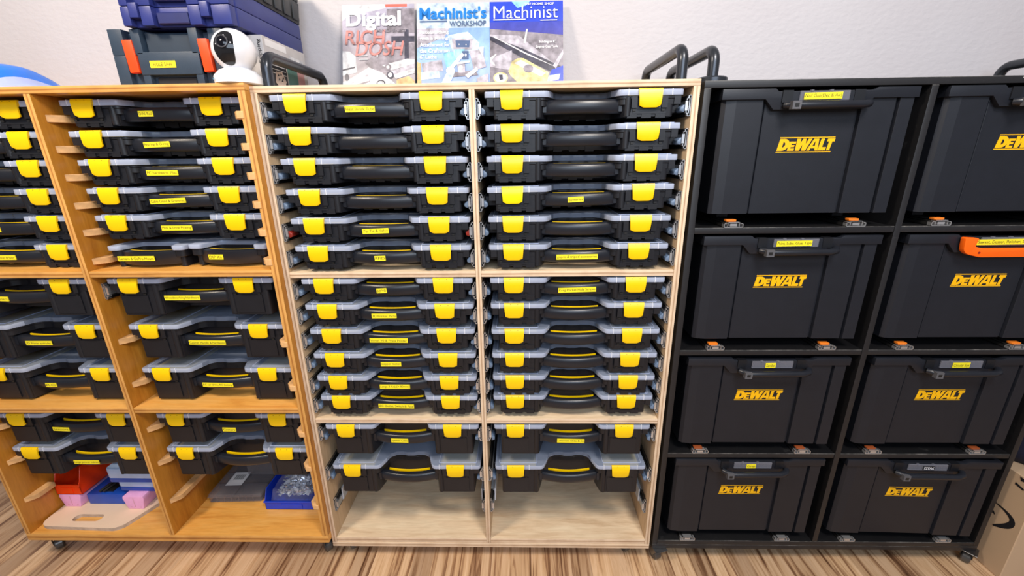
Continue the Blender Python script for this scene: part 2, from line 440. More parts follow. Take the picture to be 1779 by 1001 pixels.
def caster(parent, x, y, ztop, big=False, rot=0.3):
    h = ztop
    mb = MB(); mb.box(-0.021, 0.021, -0.021, 0.021, -0.003, 0)
    mb.lathe([(0.0, -0.010), (0.013, -0.010), (0.016, -0.003), (0.0, -0.003)], seg=16)
    r = min(0.019, h*0.42)
    for sx in (-1, 1):
        mb.prism([(-0.010, -0.008), (0.016, -0.008), (0.018, -h+r*1.2), (0.015, -h+r*0.85), (0.007, -h+r*0.85)], sx*0.0135-0.001, sx*0.0135+0.001, 'x')
    mb.tube([(-0.014, 0.012, -h+r), (0.014, 0.012, -h+r)], 0.0035, 8)
    mb.bevel(0.0006, 1)
    o = mb.build('caster', 'dark_or_shaded_metal', parent, (x, y, ztop), (0, 0, rot))
    wm = MB(); wm.lathe([(0.003, -0.0120), (r*0.55, -0.0120), (r*0.6, -0.0105), (r*0.9, -0.0105), (r, -0.008), (r, 0.008), (r*0.9, 0.0105), (r*0.6, 0.0105), (r*0.55, 0.0120), (0.003, 0.0120)], seg=24, mat=Matrix.Rotation(PI/2, 4, 'Y'), loc=(0, 0.012, -h+r))
    wm.build('wheel', 'wheel_grey', o)
    return o
# ---- middle birch cabinet
MXW = 1.03; MZT = 1.378; T = 0.0155
ROWS = [1.360, 1.2885, 1.2185, 1.146, 1.0745, 1.004, 0.9155, 0.8445, 0.7715, 0.6995, 0.6295, 0.565, 0.468, 0.3225]
mid = empty('slide_cabinet', (0, 0, FLOOR_Z))
tag(mid, 'pale unstained plywood rolling cabinet with two columns on metal drawer slides', 'cabinet')
def mp(name, x0, x1, z0, z1, face, edge, y0=0.0, y1=Y1): return panel(name, mid, x0, x1, y0, y1, z0-FLOOR_Z, z1-FLOOR_Z, face, edge)
mp('top_panel', 0, MXW, MZT-0.0145, MZT, 'birch_x', 'birch_edge_h')
mp('bottom_panel', 0, MXW, 0, 0.0175, 'birch_x', 'birch_edge_h')
mp('base_board', T, 0.505, 0.0176, 0.0365, 'birch_x', 'birch_edge_h', 0.001)
mp('base_board', 0.519, MXW-T, 0.0176, 0.0365, 'birch_x', 'birch_edge_h', 0.001)
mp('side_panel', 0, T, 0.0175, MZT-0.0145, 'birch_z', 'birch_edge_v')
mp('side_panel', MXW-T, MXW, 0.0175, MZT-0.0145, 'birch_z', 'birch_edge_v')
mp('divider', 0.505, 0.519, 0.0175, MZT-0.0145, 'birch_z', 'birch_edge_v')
for z in (0.9330, 0.4875):
    for a, b in ((T, 0.505), (0.519, MXW-T)): mp('shelf', a, b, z-0.0155, z, 'birch_x', 'birch_edge_h', 0.001)
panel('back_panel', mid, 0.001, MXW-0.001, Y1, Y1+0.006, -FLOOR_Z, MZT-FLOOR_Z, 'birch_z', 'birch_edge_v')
levers = {0: 'lever_grey', 1: 'lever_grey', 2: 'lever_grey', 4: 'lever_red'}
for c, (xa, xb) in enumerate(((T, 0.505), (0.519, MXW-T))):
    for i, z in enumerate(ROWS + [0.148]):
        lv = 'lever_grey'
        if c == 0 and i == 4: lv = 'lever_red'
        if i == 14: lv = None
        zz = z-0.0375 if i != 14 else z
        y0 = 0.004 if i != 14 else 0.02
        for x, s in ((xa, 1), (xb, -1)):
            o = make_slide(mid, x, s, zz-FLOOR_Z, y0, lv, 0.36 if i < 14 else 0.05, ldz=-0.014 if i >= 12 else -0.004)
            if i == 14:
                rb = MB(); rb.box(min(s*.0128, s*.0165), max(s*.0128, s*.0165), 0.035, 0.33, -0.010, 0.036); rb.box(min(0, s*.0128), max(0, s*.0128), 0.052, 0.33, -0.017, 0.017); rb.bevel(0.001)
                rb.build('sliding_rail', 'rail_silver', o)
for x in (0.05, 0.97):
    for y in (0.035, 0.34): caster(mid, x, y, -FLOOR_Z+0.0, rot=0.5)
# ---- left stained cabinet
LX0, LX1, LY = -0.996, 0.0, -0.018
LZ0, LZT = 0.034, 1.383; LTK = 0.0165
left = empty('cleat_cabinet', (0, 0, FLOOR_Z))
tag(left, 'orange-stained plywood rolling cabinet with wooden cleats, left of the pale one', 'cabinet')
def lp(name, x0, x1, z0, z1, face, edge, y0=LY, y1=Y1): return panel(name, left, x0, x1, y0, y1, z0-FLOOR_Z, z1-FLOOR_Z, face, edge, 0.002)
lp('top_panel', LX0, LX1-0.0005, LZT-0.0155, LZT, 'stained_x', 'stained_edge_h')
lp('bottom_panel', LX0, LX1-0.0005, LZ0, LZ0+0.027, 'stained_x', 'stained_edge_h')
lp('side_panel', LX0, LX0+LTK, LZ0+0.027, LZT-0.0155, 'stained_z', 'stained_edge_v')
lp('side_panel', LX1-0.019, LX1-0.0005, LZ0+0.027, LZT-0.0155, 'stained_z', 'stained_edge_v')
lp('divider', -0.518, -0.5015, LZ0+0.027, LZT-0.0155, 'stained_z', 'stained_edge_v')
for z in (0.944, 0.534):
    for a, b in ((LX0+LTK, -0.518), (-0.5015, LX1-0.019)): lp('shelf', a, b, z-0.0165, z, 'stained_x', 'stained_edge_h', LY+0.001)
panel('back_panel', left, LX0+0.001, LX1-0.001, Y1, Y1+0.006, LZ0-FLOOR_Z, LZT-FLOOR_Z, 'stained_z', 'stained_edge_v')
LROWS = [1.359, 1.289, 1.222, 1.153, 1.084, None, 0.920, 0.7797, 0.644, 0.4900, 0.3680]
def cleat(x, side, ztop, ln=0.36, flush=False):
    s = side; mb = MB()
    pts = [(0, 0), (s*0.0245, 0.0245), (s*0.0245, ln), (0, ln)]
    if flush: pts = [(-s*0.006, LY-0.0012), (s*0.010, LY-0.0012), (s*0.0245, LY+0.016), (s*0.0245, ln), (0, ln), (0, 0.004), (-s*0.006, 0.004)]
    else: pts = round_poly(pts, [0.003, 0.006, 0, 0], 3)
    mb.prism(pts, -0.0165, 0); mb.bevel(0.0008, 1, 60)
    mb.build('cleat', 'cleat_wood', left, (x, 0.0, ztop-FLOOR_Z), (0, 0, 0))
crows = [(z-(0.0350 if i < 5 else 0.037)) for i, z in enumerate(LROWS) if z and i != 6] + [0.9735, 0.186]
for xa, s in ((LX0+LTK, 1), (-0.518, -1), (-0.5015, 1), (LX1-0.019, -1)):
    for z in crows: cleat(xa, s, z, 0.075 if (xa < -0.9 and z < 0.2) else 0.36, xa > -0.1)
for xa, s in ((LX0+LTK, 1), (-0.518, -1), (-0.5015, 1), (LX1-0.019, -1)): make_slide(left, xa, s, 0.92-0.0375-FLOOR_Z, 0.004, None)
for x in (-0.965, -0.030):
    for y in (0.028, 0.34): caster(left, x, y, LZ0-FLOOR_Z, rot=0.8)
# ---- right black cabinet
RX0, RX1, RZT = 1.0385, 2.061, 1.3735
right = empty('tote_cabinet', (0, 0, FLOOR_Z))
tag(right, 'black painted rolling cabinet with worn edges holding eight totes', 'cabinet')
def rp(name, x0, x1, z0, z1, y0=0.0, y1=Y1, edge='black_worn_edge'): return panel(name, right, x0, x1, y0, y1, z0-FLOOR_Z, z1-FLOOR_Z, 'black_paint', edge, 0.0015)
rp('top_panel', RX0, RX1, RZT-0.0155, RZT)
rp('bottom_panel', RX0, RX1, 0.002, 0.0185); rp('base_board', RX0+0.016, RX1-0.016, 0.0186, 0.035)
rp('side_panel', RX0, RX0+0.016, 0.0185, RZT-0.0155); rp('side_panel', RX1-0.016, RX1, 0.0185, RZT-0.0155)
rp('divider', 1.542, 1.5575, 0.035, RZT-0.0155)
SHZ = [1.0408, 0.7060, 0.3692]
for z in SHZ:
    for a, b in ((RX0+0.016, 1.542), (1.5575, RX1-0.016)): rp('shelf', a, b, z-0.0155, z, 0.001)
panel('back_panel', right, RX0+0.001, RX1-0.001, Y1, Y1+0.006, -FLOOR_Z, RZT-FLOOR_Z, 'black_paint', 'black_paint')
BASES = [1.0408, 0.7060, 0.3692, 0.035]
def flat_slide(x, z, lever):
    s = MB()
    def bx(a, b, c, d):
        s.mi = 0; s.box(a, b, 0, 0.012, c, d)
        s.mi = 1; s.box(a, b, 0.0121, 0.36, c, d)  # rear of the slide coloured black for the shade under the tote
        s.mi = 0
    bx(-0.0235, 0.0235, 0, 0.0013); bx(-0.0235, -0.0222, 0, 0.0105); bx(0.0222, 0.0235, 0, 0.0105)
    bx(-0.0235, -0.0175, 0.0092, 0.0105); bx(0.0175, 0.0235, 0.0092, 0.0105)
    bx(-0.0150, 0.0150, 0.0125, 0.0138); bx(-0.0150, -0.0137, 0.003, 0.0138); bx(0.0137, 0.0150, 0.003, 0.0138)
    s.box(-0.0085, 0.0085, 0.001, 0.012, 0.003, 0.0095)
    s.mi = 1; s.box(-0.0165, 0.0165, 0.012, 0.36, 0.0013, 0.0125)
    o = s.build('drawer_slide', ['zinc', 'slot_dark'], right, (x, 0.0, z-FLOOR_Z), smooth=30)
    if lever:
        l = MB(); l.box(-0.019, 0.006, 0.002, 0.016, 0.0143, 0.0195, 0.001); l.bevel(0.0012, 2)
        l.build('release_lever', lever, o)
    return o
for r, z in enumerate(BASES):
    for c in range(2):
        for dx in (0.0685, 0.366):
            flat_slide(1.0805+0.502*c+dx, z, ('lever_orange', 'lever_orange', 'lever_orange_shaded', None)[r])
# paint chips on the top edge
mb = MB()
for x0, x1 in ((1.735, 1.740), (1.752, 1.757), (1.760, 1.764), (1.767, 1.770)):
    mb.box(x0, x1, -0.0006, 0.002, RZT-0.006-FLOOR_Z, RZT-0.0015-FLOOR_Z)
mb.build('paint_chip', 'white_wear', right)
for x in (1.062, 2.045):
    for y in (0.006, 0.35): caster(right, x, y, 0.002-FLOOR_Z, True, 0.3 if x < 1.5 else -0.9)

# ---- bent tube handles on the cabinet tops
def top_handle(x, ztop, name, label, flange=True, y0=0.045, y1=0.355, h=0.072):
    hd = empty(name, (x, y0, ztop)); r = 0.0125; c = 0.03
    path = [(0, 0, 0)]
    for k in range(9):
        t = PI/2*k/8; path.append((0, c-c*math.cos(t), h-c+c*math.sin(t)))
    L = y1-y0
    for k in range(9):
        t = PI/2*k/8; path.append((0, L-c+c*math.sin(t), h-c+c*math.cos(t)))
    path.append((0, L, 0))
    mb = MB(); mb.tube(path, r, 16); mb.build('tube', 'handle_metal', hd, smooth=60)
    if flange:
        for y in (0, L):
            fm = MB(); fm.lathe([(0, 0), (0.034, 0), (0.034, 0.009), (0.031, 0.012), (0.013, 0.012)], (0, y, 0), 32); fm.build('flange', 'handle_metal', hd)
    tag(hd, label, 'handle', 'bent tube push handles on the cabinet tops')
top_handle(0.024, MZT, 'push_handle', 'dark bent-tube handle on the pale cabinet, beside the white security camera', False)
top_handle(0.999, MZT, 'push_handle', 'dark bent-tube handle on the right end of the pale cabinet top', False)
top_handle(1.071, RZT, 'push_handle', 'dark bent-tube handle with round flange on the left end of the black cabinet')
top_handle(2.034, RZT, 'push_handle', 'dark bent-tube handle cut by the photo at the right end of the black cabinet')

# ------------------------------------------------------------------ organizers
OW, OD_, LT = 0.454, 0.34, 0.0152
NOTCH = [(0.146, 0.0), (0.158, 0.030), (0.166, 0.053), (0.182, 0.063), (0.205, 0.064), (0.215, 0.0605), (0.239, 0.0605), (0.249, 0.064), (0.272, 0.063), (0.288, 0.053), (0.296, 0.030), (0.308, 0.0)]
def outline(ins=0.0, notch=0.0, arm=0.0):
    pts = [(ins, OD_-ins), (ins, ins+0.0)]
    out = [(OW-ins, OD_-ins)] 
    n = []
    for i, (x, y) in enumerate(NOTCH):
        if x < OW/2: n.append((x-notch-(arm if y == 0 else 0), y+notch*0.6 if y > 0 else ins))
        else: n.append((x+notch+(arm if y == 0 else 0), y+notch*0.6 if y > 0 else ins))
    poly = pts + n + [(OW-ins, ins)] + out
    rad = [0.008, 0.008] + [0.010] + [0.004]*(len(n)-2) + [0.010] + [0.008, 0.008]
    return round_poly(poly, rad, 3)
LAT = [(0.036, 0.089), (0.351, 0.405)]
def make_organizer(H, deep):
    root = empty('parts_organizer')
    zt = H-LT
    # body
    b = MB(); fl = 0.0190 if not deep else 0.0215
    b.prism(outline(0.004, 0.004), zt-0.006, zt)
    lowz = 0.003
    ins = 0.018
    b.prism(outline(0.006, 0.006), zt-fl, zt-0.006)
    b.bevel(0.0008, 1, 50)
    # lower walls: two arms and a back block
    for x0, x1 in ((0.020, 0.132), (OW-0.132, OW-0.020)):
        b2 = round_poly([(x0, 0.30), (x0, 0.006), (x1, 0.006), (x1+(0.018 if x0 < 0.2 else 0), 0.075), (x1, 0.30)] if x0 < 0.2 else
                        [(x0, 0.30), (x0-0.018, 0.075), (x0, 0.006), (x1, 0.006), (x1, 0.30)], 0.007, 3)
        b.prism(b2, lowz, zt-fl+0.001)
    b.box(0.020, OW-0.020, 0.078, 0.325, lowz, zt-fl+0.001)
    if not deep:
        for x0 in (0.030, 0.062, 0.095, OW-0.125, OW-0.092, OW-0.06, 0.165, 0.205, 0.245):
            y = 0.004 if (x0 < 0.13 or x0 > 0.31) else 0.076
            b.box(x0, x0+0.022, y, y+0.02, 0, 0.012)
    else:
        b.box(0.024, 0.128, 0.012, 0.30, 0, lowz); b.box(OW-0.128, OW-0.024, 0.012, 0.30, 0, lowz)
    # brackets beside the latches, side lip steps, inner corner columns
    for a, c in LAT:
        for x0, x1 in ((a-0.014, a-0.001), (c+0.001, c+0.014)):
            b.box(x0, x1, 0.0005, 0.010, zt-0.026, zt-0.001)
        b.box(a, c, 0.004, 0.010, zt-0.028, zt-0.001)
        b.box(a-0.010, c+0.012, 0.0035, 0.008, lowz+0.006, zt-0.034)
    for x0, x1 in ((0.005, 0.020), (OW-0.020, OW-0.005)):
        b.box(x0, x1, 0.003, 0.02, zt-0.0185, zt)
    for x in (0.124, OW-0.124):
        b.tube([(x, 0.011, lowz+0.002), (x, 0.011, zt-0.002)], 0.009, 12)
    # slots under the latches
    b.mi = 1
    for a, c in LAT:
        for x0 in (a-0.010, c+0.002): b.box(x0, x0+0.007, 0.0028, 0.006, zt-0.033, zt-0.0285)
    b.build('body', ['black_plastic', 'slot_dark'], root)
    # side mounting strips that ride on the slides
    # lid
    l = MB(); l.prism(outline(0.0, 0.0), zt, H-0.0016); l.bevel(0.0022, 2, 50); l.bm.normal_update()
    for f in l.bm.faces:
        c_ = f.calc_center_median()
        if abs(f.normal.z) < 0.85 and not (c_.y > 0.035 and 0.12 < c_.x < OW-0.12 and c_.y < 0.1): f.material_index = 2  # recess edge keeps the darker lid material, painting in its shade
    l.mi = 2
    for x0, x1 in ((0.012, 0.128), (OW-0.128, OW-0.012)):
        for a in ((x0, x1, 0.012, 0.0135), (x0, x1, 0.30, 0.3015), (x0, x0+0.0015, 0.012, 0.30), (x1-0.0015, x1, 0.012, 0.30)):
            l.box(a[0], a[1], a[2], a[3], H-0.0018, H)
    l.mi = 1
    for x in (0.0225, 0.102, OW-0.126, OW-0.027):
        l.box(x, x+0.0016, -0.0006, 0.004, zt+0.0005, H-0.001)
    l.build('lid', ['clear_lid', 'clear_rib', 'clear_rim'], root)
    # yellow bins seen through the lid
    for x0, x1 in ((0.016, 0.124), (OW-0.124, OW-0.016)):
        i = MB(); i.box(x0, x1, 0.016, 0.296, zt-0.001, zt+0.0018); i.bevel(0.0008)
        i.build('inner_bin', 'yellow_bin', root)
    # latches
    for a, c in LAT:
        t = MB(); prof = [(0.0018, H), (-0.0022, H), (-0.0052, H-0.0045), (-0.0062, H-0.020), (-0.0056, H-0.036), (-0.0040, H-0.0410), (-0.0012, H-0.0410), (-0.0028, H-0.030), (-0.003, H-0.016), (0.0018, H-0.009)]
        nx = 10; rows = []
        for k in range(nx+1):
            u = k/nx; w = abs(2*u-1)
            row = []
            for (y, z) in prof:
                drop = (H-z)/0.0410
                xx = a+(c-a)*u + (0.5-u)*0.006*drop
                zz = z + (0.0045*max(0, (w-0.55)/0.45)**1.6)*(drop**6)
                row.append(t.bm.verts.new((xx, y, zz)))
            rows.append(row)
        n = len(prof)
        for k in range(nx):
            for j in range(n):
                t.bm.faces.new((rows[k][j], rows[k][(j+1) % n], rows[k+1][(j+1) % n], rows[k+1][j]))
        t.bm.faces.new(rows[0][::-1]); t.bm.faces.new(rows[-1])
        xm = (a+c)/2
        t.mi = 1
        for dx in (-0.0095, 0.0095):
            t.box(xm+dx-0.0006, xm+dx+0.0006, -0.0046, -0.001, H-0.006, H-0.0022)
        t.build('latch', ['yellow_latch', 'sticker_ink'], root, smooth=45)
    # handle
    h = MB(); hz = 0.0205 if deep else 0.0; zc0, zc1 = H-0.0510-hz, H-0.0200-hz; nx = 14; rows = []
    for k in range(nx+1):
        u = k/nx; x = 0.134 + (OW-0.268)*u; bow = 1-(2*u-1)**2
        y = 0.020-0.017*bow; dz = 0.0
        e = 0.0
        prof = [(y, zc0+0.006), (y-0.0012, zc0+0.012), (y-0.0012, zc1-0.011), (y+0.0002, zc1-0.005), (y+0.0028, zc1-0.001), (y+0.005, zc1), (y+0.016, zc1), (y+0.0175, zc1-0.003), (y+0.0175, zc0+0.003), (y+0.016, zc0), (y+0.004, zc0), (y+0.0015, zc0+0.002)]
        rows.append([h.bm.verts.new((x, a, b_)) for a, b_ in prof])
    for k in range(nx):
        for j in range(12): h.bm.faces.new((rows[k][j], rows[k][(j+1) % 12], rows[k+1][(j+1) % 12], rows[k+1][j]))
    h.bm.faces.new(rows[0][::-1]); h.bm.faces.new(rows[-1])
    for x in (0.135, OW-0.143): h.box(x, x+0.008, 0.015, 0.055, zc0+0.004, zc1-0.001)
    hd = h.build('handle', 'handle_plastic', root, smooth=42)
    g = MB(); nx = 12; rows = []
    for k in range(nx+1):
        u = k/nx; x = 0.163 + (OW-0.326)*u; bow = 1-(2*((x-0.139)/(OW-0.278))-1)**2
        y = 0.0415-0.015*bow
        prof = [(y, zc0+0.001), (y, zc1), (y+0.0032, zc1), (y+0.0032, zc0+0.001)]
        rows.append([g.bm.verts.new((x, a, b_)) for a, b_ in prof])
    for k in range(nx):
        for j in range(4): g.bm.faces.new((rows[k][j], rows[k][(j+1) % 4], rows[k+1][(j+1) % 4], rows[k+1][j]))
    g.bm.faces.new(rows[0][::-1]); g.bm.faces.new(rows[-1])
    g.build('grip_strip', 'yellow_latch', hd, smooth=50)
    return root
HS, HD = 0.0625, 0.108
proto = {False: make_organizer(HS, False), True: make_organizer(HD, True)}
def organizer(x, y, ztop, deep, label, group, sticker=None, sx=1.0, roll=0.0, strips=None):
    H = HD if deep else HS
    o = copy_tree(proto[deep])
    o.location = (x, y, ztop-H); o.scale = (sx, 1, 1); o.rotation_euler = (0, roll, 0)
    tag(o, label, 'parts organizer', group)
    if strips:
        for a, b in ((-(strips[0]-0.0140)/sx, 0.021), (OW-0.021, OW+(strips[1]-0.0140)/sx)):
            if b-a < 0.004: continue
            m = MB(); m.box(a, b, 0.045, 0.33, H-0.050, H-0.026); m.bevel(0.001); m.build('side_runner', 'black_plastic', o)
    return o
def put_sticker(o, deep, xa, xb, text, tilt=0.0):
    H = HD if deep else HS; xm = (xa+xb)/2; hw = (xb-xa)/2; zc = H-(0.0560 if deep else 0.0345)
    yf = lambda x: 0.0197-0.017*(1-(2*((x-0.139)/(OW-0.278))-1)**2)
    y = min(yf(xa), yf(xb), yf(xm))-0.0020
    s = MB(); s.box(-hw, hw, -0.0004, 0.0012, -0.0064, 0.0064)
    so = s.build('sticker', 'sticker_yellow', o, (xm, y, zc), (0, tilt, 0))
    flat_text('sticker_text', text, 'sticker_ink', so, -hw+0.002, hw-0.002, -0.0006, 0.0, 0.0078 if any(ch in text for ch in 'gpqy,(') else 0.0066)
ORD = ['top', 'second', 'third', 'fourth', 'fifth', 'sixth', 'seventh', 'eighth', 'ninth', 'tenth', 'eleventh', 'twelfth', 'thirteenth', 'bottom']
S_ML = {0: (.175, .245, 'Heat Shrink Tube', .0), 4: (.181, .248, 'Zip Tie & Velco', -.03), 5: (.205, .233, 'RFID', -.02), 6: (.199, .226, 'servo', -.05),
        7: (.179, .246, '3D Printer Parts', 0), 8: (.164, .269, 'Voron V0 & Prusa Printer', 0.01), 9: (.188, .245, 'stepper motor', 0.0),
        10: (.178, .264, 'Large 3 Adj (> 80mm)', 0.0), 11: (.167, .270, 'IEC Outlet, Switch & Fuse', .02), 12: (.192, .243, 'Speaker Cable', .03)}
S_MR = {3: (.197, .236, 'Batteries', -.04), 5: (.172, .277, 'gopro & tripod accessories', -.01), 6: (.179, .277, 'Kreg Pocket Hole Screws', -.03), 12: (.185, .265, 'Drawers Slide & Jig', .02)}
SAY = {'Voron V0 & Prusa Printer': 'a printer name', 'gopro & tripod accessories': 'tripod accessories', 'Kreg Pocket Hole Screws': 'Pocket Hole Screws'}
for c, (x0, st, side) in enumerate(((0.041, S_ML, 'left'), (0.541, S_MR, 'right'))):
    for i, z in enumerate(ROWS):
        deep = i >= 12
        lab = '%s black organizer in the pale cabinet\'s %s column' % (ORD[i], side)
        if i in st: lab += ', sticker reading %s' % SAY.get(st[i][2], st[i][2])
        elif i == 3: lab += ', no sticker'
        roll = -0.011 if (c == 1 and i == 3) else (-0.006 if (c == 1 and i == 13) else random.uniform(-0.001, 0.0015))
        o = organizer(x0, 0.0+random.uniform(-0.002, 0.002), z, deep, lab, 'black organizers with yellow latches in the pale cabinet', roll=roll, strips=((0.0255, 0.010), (0.022, 0.0195))[c])
        if i in st: put_sticker(o, deep, *st[i])
        if c == 1 and i == 3:
            l = [k for k in o.children if k.name.startswith('latch')]
            l = min(l, key=lambda k: sum(v.co.x for v in k.data.vertices)/len(k.data.vertices))
            l.data = l.data.copy(); l.data.materials[0] = MATS['yellow_bright_latch']; l['label'] = 'brighter lemon yellow latch'
S_LR = {0: (.192, .228, 'DIN Rail', .0), 1: (.185, .251, 'Bearing & O-ring', -.03), 2: (.173, .254, 'PC hardware, Misc', 0), 3: (.162, .256, 'Cable Gland & Grommet', -.03),
        4: (.174, .256, 'Mini & Lock Picking', 0), 6: (.148, .246, 'Woodworking Hardware', .0), 7: (.166, .272, 'Cabinet Handle & Hardware', .01),
        8: (.173, .264, 'RC car drive, RC battery', .02), 9: (.198, .239, 'Casters', .02)}
S_LL = {4: (.200, .237, 'Screw', .03), 5: (.167, .249, 'Bit & Screw driver', 0), 6: (.160, .208, 'Fasteners', .03), 7: (.184, .261, '3D Printer extruder', 0), 8: (.194, .227, 'RC', 0),
        9: (.161, .212, 'Sensors', .04), 10: (.187, .269, 'Large power cables', 0)}
LORD = ['top', 'second', 'third', 'fourth', 'fifth', 'sixth', 'seventh', 'eighth', 'ninth', 'tenth', 'bottom']
LG = 'black organizers with yellow latches in the orange-stained cabinet'
for side, st, x0 in (('right', S_LR, -0.4815), ('left', S_LL, -0.9740)):
    for i, z in enumerate(LROWS):
        if z is None:
            if side == 'right': continue
            z = 1.0085
        deep = i >= 6
        lab = '%s black organizer in the stained cabinet\'s %s column' % (LORD[i], side)
        if i in st and side == 'right': lab += ', sticker reading %s' % st[i][2]
        y = 0.0 if i == 6 else 0.02
        sx = 0.985
        if i == 6 and side == 'left': sx = 0.955
        if i == 6: o = organizer(x0 if side == 'right' else -0.9665, y, z, deep, lab, LG, sx=sx, strips=(0.0200, 0.0153) if side == 'right' else (0.0130, 0.0149))
        else: o = organizer(x0, y, z, deep, lab, LG, sx=sx, roll=random.uniform(-0.0006, 0.0006))
        if i in st: put_sticker(o, deep, *st[i])
for p_ in proto.values():
    for o in list(p_.children_recursive)+[p_]: D.objects.remove(o)
# ---- two half-width organizers on the upper shelf of the stained cabinet
def small_organizer(x, y, z, w, label, sticker, roll=0, yaw=0):
    H = 0.058; o = empty('half_organizer', (x, y, z), (0, roll, yaw))
    nd = 0.058; a0 = 0.034
    def ol(i, n): return round_poly([(i, 0.21-i), (i, i), (a0-n, i), (a0+0.016-n, nd+n), (w-a0-0.016+n, nd+n), (w-a0+n, i), (w-i, i), (w-i, 0.21-i)], [0.008, 0.012, 0.01, 0.014, 0.014, 0.01, 0.012, 0.008], 4)
    b = MB(); b.prism(ol(0.004, 0.003), H-0.03, H-0.012); b.bevel(0.001, 1, 50); b.prism(ol(0.012, 0.008), 0, H-0.03); b.build('body', 'black_plastic', o)
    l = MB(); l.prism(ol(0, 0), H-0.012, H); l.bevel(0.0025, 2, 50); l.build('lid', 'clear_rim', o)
    h = MB(); rows = []; nx = 12
    for k in range(nx+1):
        u = k/nx; xx = 0.020+(w-0.040)*u; bow = 1-(2*u-1)**2; yy = 0.016-0.024*bow
        rows.append([h.bm.verts.new(p) for p in ((xx, yy, 0.010), (xx, yy, 0.042), (xx, yy+0.003, 0.044), (xx, yy+0.016, 0.044), (xx, yy+0.018, 0.010), (xx, yy+0.003, 0.007))])
    for k in range(nx):
        for j in range(6): h.bm.faces.new((rows[k][j], rows[k][(j+1) % 6], rows[k+1][(j+1) % 6], rows[k+1][j]))
    h.bm.faces.new(rows[0][::-1]); h.bm.faces.new(rows[-1]); hd = h.build('handle', 'handle_plastic', o, smooth=50)
    g = MB(); rows = []
    for k in range(nx+1):
        u = k/nx; xx = 0.035+(w-0.070)*u; bow = 1-(2*(xx-.02)/(w-.04)-1)**2; yy = 0.038-0.024*bow
        rows.append([g.bm.verts.new(p) for p in ((xx, yy, 0.012), (xx, yy, 0.043), (xx, yy+0.0035, 0.043), (xx, yy+0.0035, 0.012))])
    for k in range(nx):
        for j in range(4): g.bm.faces.new((rows[k][j], rows[k][(j+1) % 4], rows[k+1][(j+1) % 4], rows[k+1][j]))
    g.bm.faces.new(rows[0][::-1]); g.bm.faces.new(rows[-1]); g.build('grip_strip', 'yellow_latch', hd)
    xa, xb, t = sticker; hw = (xb-xa)/2
    s = MB(); s.box(-hw, hw, -0.0004, 0.0012, -0.0065, 0.0065); so = s.build('sticker', 'sticker_yellow', o, ((xa+xb)/2, -0.0092, 0.027))
    flat_text('sticker_text', t, 'sticker_ink', so, -hw+0.002, hw-0.002, -0.0006, 0.0, 0.0072)
    tag(o, label, 'parts organizer', 'half-width organizers on the stained cabinet shelf')
small_organizer(-0.472, 0.018, 0.9445, 0.208, 'half-width organizer on the stained shelf, sticker reading Camera Mount', (0.034, 0.132, 'Camera & GoPro Mount'))
small_organizer(-0.256, 0.020, 0.9475, 0.210, 'half-width organizer on the stained shelf, short sticker reading DIP Kit', (0.060, 0.098, 'DIP Kit'), 0.012)

